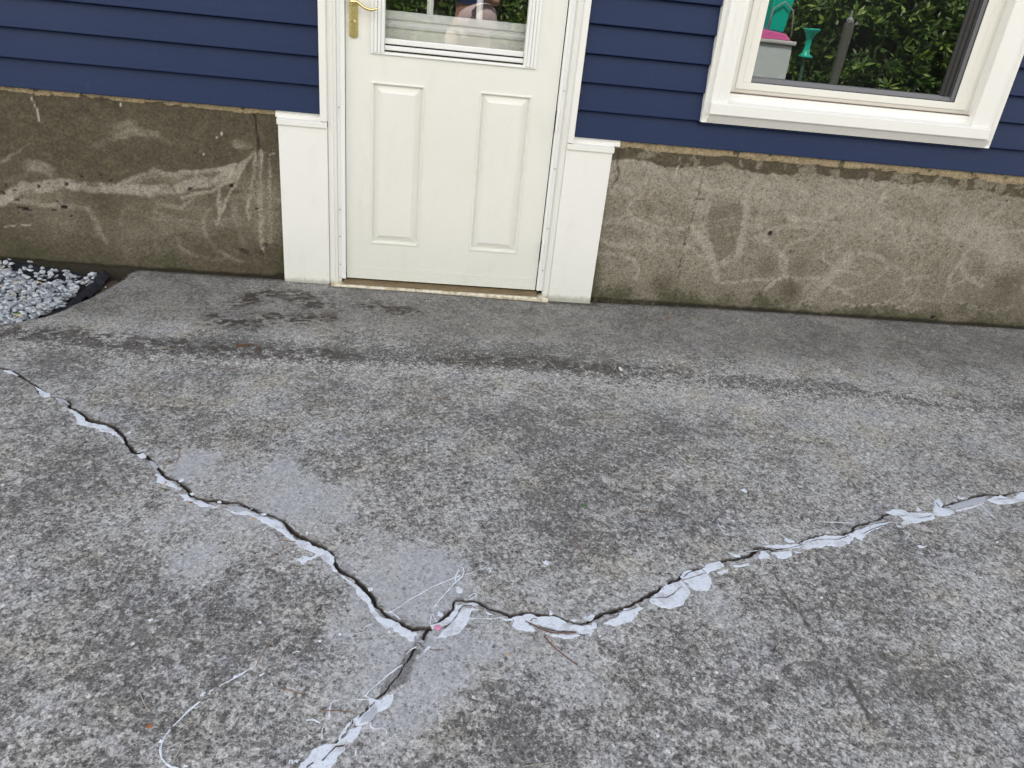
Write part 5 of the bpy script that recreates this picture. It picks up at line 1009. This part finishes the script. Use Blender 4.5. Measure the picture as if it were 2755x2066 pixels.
po = tag(empty('garden_post', (4.38, -5.6, -.11)), 'slim grey garden post in front of the dark shrub', 'post')
mb = MB(); mb.prism([(4.34, -5.63), (4.42, -5.63), (4.42, -5.57), (4.34, -5.57)], 'z', -.11, 1.34); mb.build('shaft', simple('grey_wood', (.10, .11, .09), .8, .2, 20), po, bevel=.004)
mb = MB(); mb.lathe([(.035, 1.342), (.035, 1.37), (.012, 1.40), (.012, 1.46), (.0, 1.47)], (4.38, -5.6, 0), 16); mb.build('finial', simple('grey_metal', (.25, .26, .25), .4), po)

# person taking the picture
def skin_obj(name, verts, edges, rad, mat, parent, sub=2):
    me = bpy.data.meshes.new(name); me.from_pydata(verts, edges, []); me.materials.append(mat); o = bpy.data.objects.new(name, me); col.objects.link(o)
    s_ = o.modifiers.new('skin', 'SKIN'); s_.use_smooth_shade = True
    if not me.skin_vertices: bpy.context.view_layer.objects.active = o
    sv_ = me.skin_vertices[0].data if me.skin_vertices else None
    if sv_ is None:
        bpy.context.view_layer.update(); sv_ = me.skin_vertices[0].data
    for i, r_ in enumerate(rad): sv_[i].radius = (r_, r_) if not isinstance(r_, tuple) else r_
    sv_[0].use_root = True
    q = o.modifiers.new('sub', 'SUBSURF'); q.levels = sub; q.render_levels = sub
    return child(o, parent)
SKINM = simple('skin', (.50, .30, .21), .5, .08, 30); CLO1 = simple('beige_trousers', (.76, .64, .55), .85, .1, 40, .004); CLO2 = simple('pale_pink_shirt', (.88, .72, .71), .85, .08, 30, .004); BLUE = simple('blue_shirt', (.06, .14, .36), .85, .2, 30, .004); HAIR = simple('brown_hair', (.05, .03, .02), .6, .3, 90); SHOE = simple('dark_shoe', (.04, .04, .045), .6)
pp = tag(empty('person', (.11, -3.86, 0)), 'person in blue shirt and pale beige trousers holding up a phone', 'person')
cx, cy = .11, -3.86
bv = [(cx, cy, .93), (cx, cy, 1.08), (cx, cy, 1.24), (cx, cy+.01, 1.40), (cx, cy+.02, 1.48), (cx, cy+.04, 1.57), (cx, cy+.05, 1.66),
      (cx-.10, cy, .88), (cx-.11, cy+.02, .50), (cx-.12, cy, .09), (cx-.12, cy+.10, .035), (cx+.10, cy, .88), (cx+.13, cy+.03, .50), (cx+.15, cy, .09), (cx+.16, cy+.10, .035),
      (cx-.17, cy+.01, 1.42), (cx-.25, cy+.08, 1.19), (cx-.145, cy+.27, 1.27), (cx-.13, cy+.31, 1.28), (cx+.17, cy+.01, 1.42), (cx+.24, cy+.08, 1.19), (cx+.03, cy+.27, 1.27), (cx+.01, cy+.31, 1.28)]
be = [(0, 1), (1, 2), (2, 3), (3, 4), (4, 5), (5, 6), (0, 7), (7, 8), (8, 9), (9, 10), (0, 11), (11, 12), (12, 13), (13, 14), (3, 15), (15, 16), (16, 17), (17, 18), (3, 19), (19, 20), (20, 21), (21, 22)]
br = [.13, .12, .13, .12, .05, .075, .09, .085, .06, .042, .035, .085, .06, .042, .035, .05, .038, .026, .03, .05, .038, .026, .03]
skin_obj('body', bv, be, br, SKINM, pp)
mb = MB()
for hx, sgn in ((cx-.13, 1), (cx+.01, -1)):
    for k in range(4):
        z0 = 1.255 + k*.020; mb.tube([(hx, cy+.32, z0), (hx - sgn*.012, cy+.352, z0+.004), (hx + sgn*.012, cy+.372, z0+.006), (hx + sgn*.030, cy+.372, z0+.006)], [.009, .0088, .008, .007], 8)
    mb.tube([(hx, cy+.31, 1.262), (hx + sgn*.02, cy+.325, 1.25), (hx + sgn*.04, cy+.335, 1.26)], [.011, .010, .008], 8)
mb.build('fingers', SKINM, pp, smooth=True)
skin_obj('trousers', [(cx, cy, .95), (cx, cy, 1.03), (cx-.10, cy, .86), (cx-.11, cy+.02, .50), (cx-.12, cy, .10), (cx+.10, cy, .86), (cx+.13, cy+.03, .50), (cx+.15, cy, .10)], [(0, 1), (0, 2), (2, 3), (3, 4), (0, 5), (5, 6), (6, 7)], [.165, .15, .12, .09, .07, .12, .09, .07], CLO1, pp)
skin_obj('shirt_hem', [(cx+.06, cy+.03, .96), (cx+.08, cy+.05, 1.08), (cx+.04, cy+.01, 1.17)], [(0, 1), (1, 2)], [(.19, .19), (.20, .19), .16], CLO2, pp)
skin_obj('shirt', [(cx, cy, 1.14), (cx, cy, 1.28), (cx, cy+.01, 1.42), (cx-.18, cy+.01, 1.42), (cx-.25, cy+.07, 1.22), (cx+.18, cy+.01, 1.42), (cx+.24, cy+.07, 1.22)], [(0, 1), (1, 2), (2, 3), (3, 4), (2, 5), (5, 6)], [.17, .165, .14, .075, .06, .075, .06], BLUE, pp)
skin_obj('hair', [(cx, cy+.0, 1.62), (cx, cy-.01, 1.70), (cx, cy+.05, 1.755)], [(0, 1), (1, 2)], [.07, .095, .07], HAIR, pp)
mb = MB(); mb.lathe([(.006, 0), (.012, .01), (.014, .02), (.0, .035)], (cx, cy+.145, 1.64), 10, 'y')
mb.build('nose', SKINM, pp, smooth=True)
mb = MB()
for s_ in (-1, 1): mb.lathe([(.0, 0), (.010, .003), (.011, .006), (.0, .010)], (cx+s_*.032, cy+.128, 1.675), 10, 'y')
mb.build('eyes', simple('eye_dark', (.03, .02, .02), .2), pp, smooth=True)
mb = MB(); mb.box(cx-.025, cx+.025, cy+.128, cy+.135, 1.598, 1.606); mb.build('mouth', simple('lips', (.4, .15, .13), .5), pp, bevel=.002)
for s_ in (-1, 1): mb = MB(); mb.tube([(cx+s_*.09, cy+.045, 1.63), (cx+s_*.098, cy+.045, 1.66), (cx+s_*.09, cy+.045, 1.69)], [.010, .016, .012], 8); mb.build('ear', SKINM, pp, smooth=True)
for xx in (-.12, .155): mb = MB(); mb.tube([(cx+xx, cy-.08, .045), (cx+xx, cy, .06), (cx+xx, cy+.10, .045), (cx+xx, cy+.17, .035)], [.038, .046, .042, .028], 10, flat=.8); mb.build('shoe', SHOE, pp, smooth=True)
ph = tag(empty('phone', (cx-.06, -3.492, 1.30)), 'black phone held level in both hands', 'phone')
mb = MB(); mb.box(cx-.115, cx+.03, -3.497, -3.489, 1.262, 1.332); mb.build('case', simple('phone_black', (.01, .01, .012), .25), ph, bevel=.003)
mb = MB(); mb.box(cx-.110, cx+.025, -3.4985, -3.4975, 1.266, 1.328); mb.build('screen', simple('phone_glass', (.01, .01, .012), .08), ph)
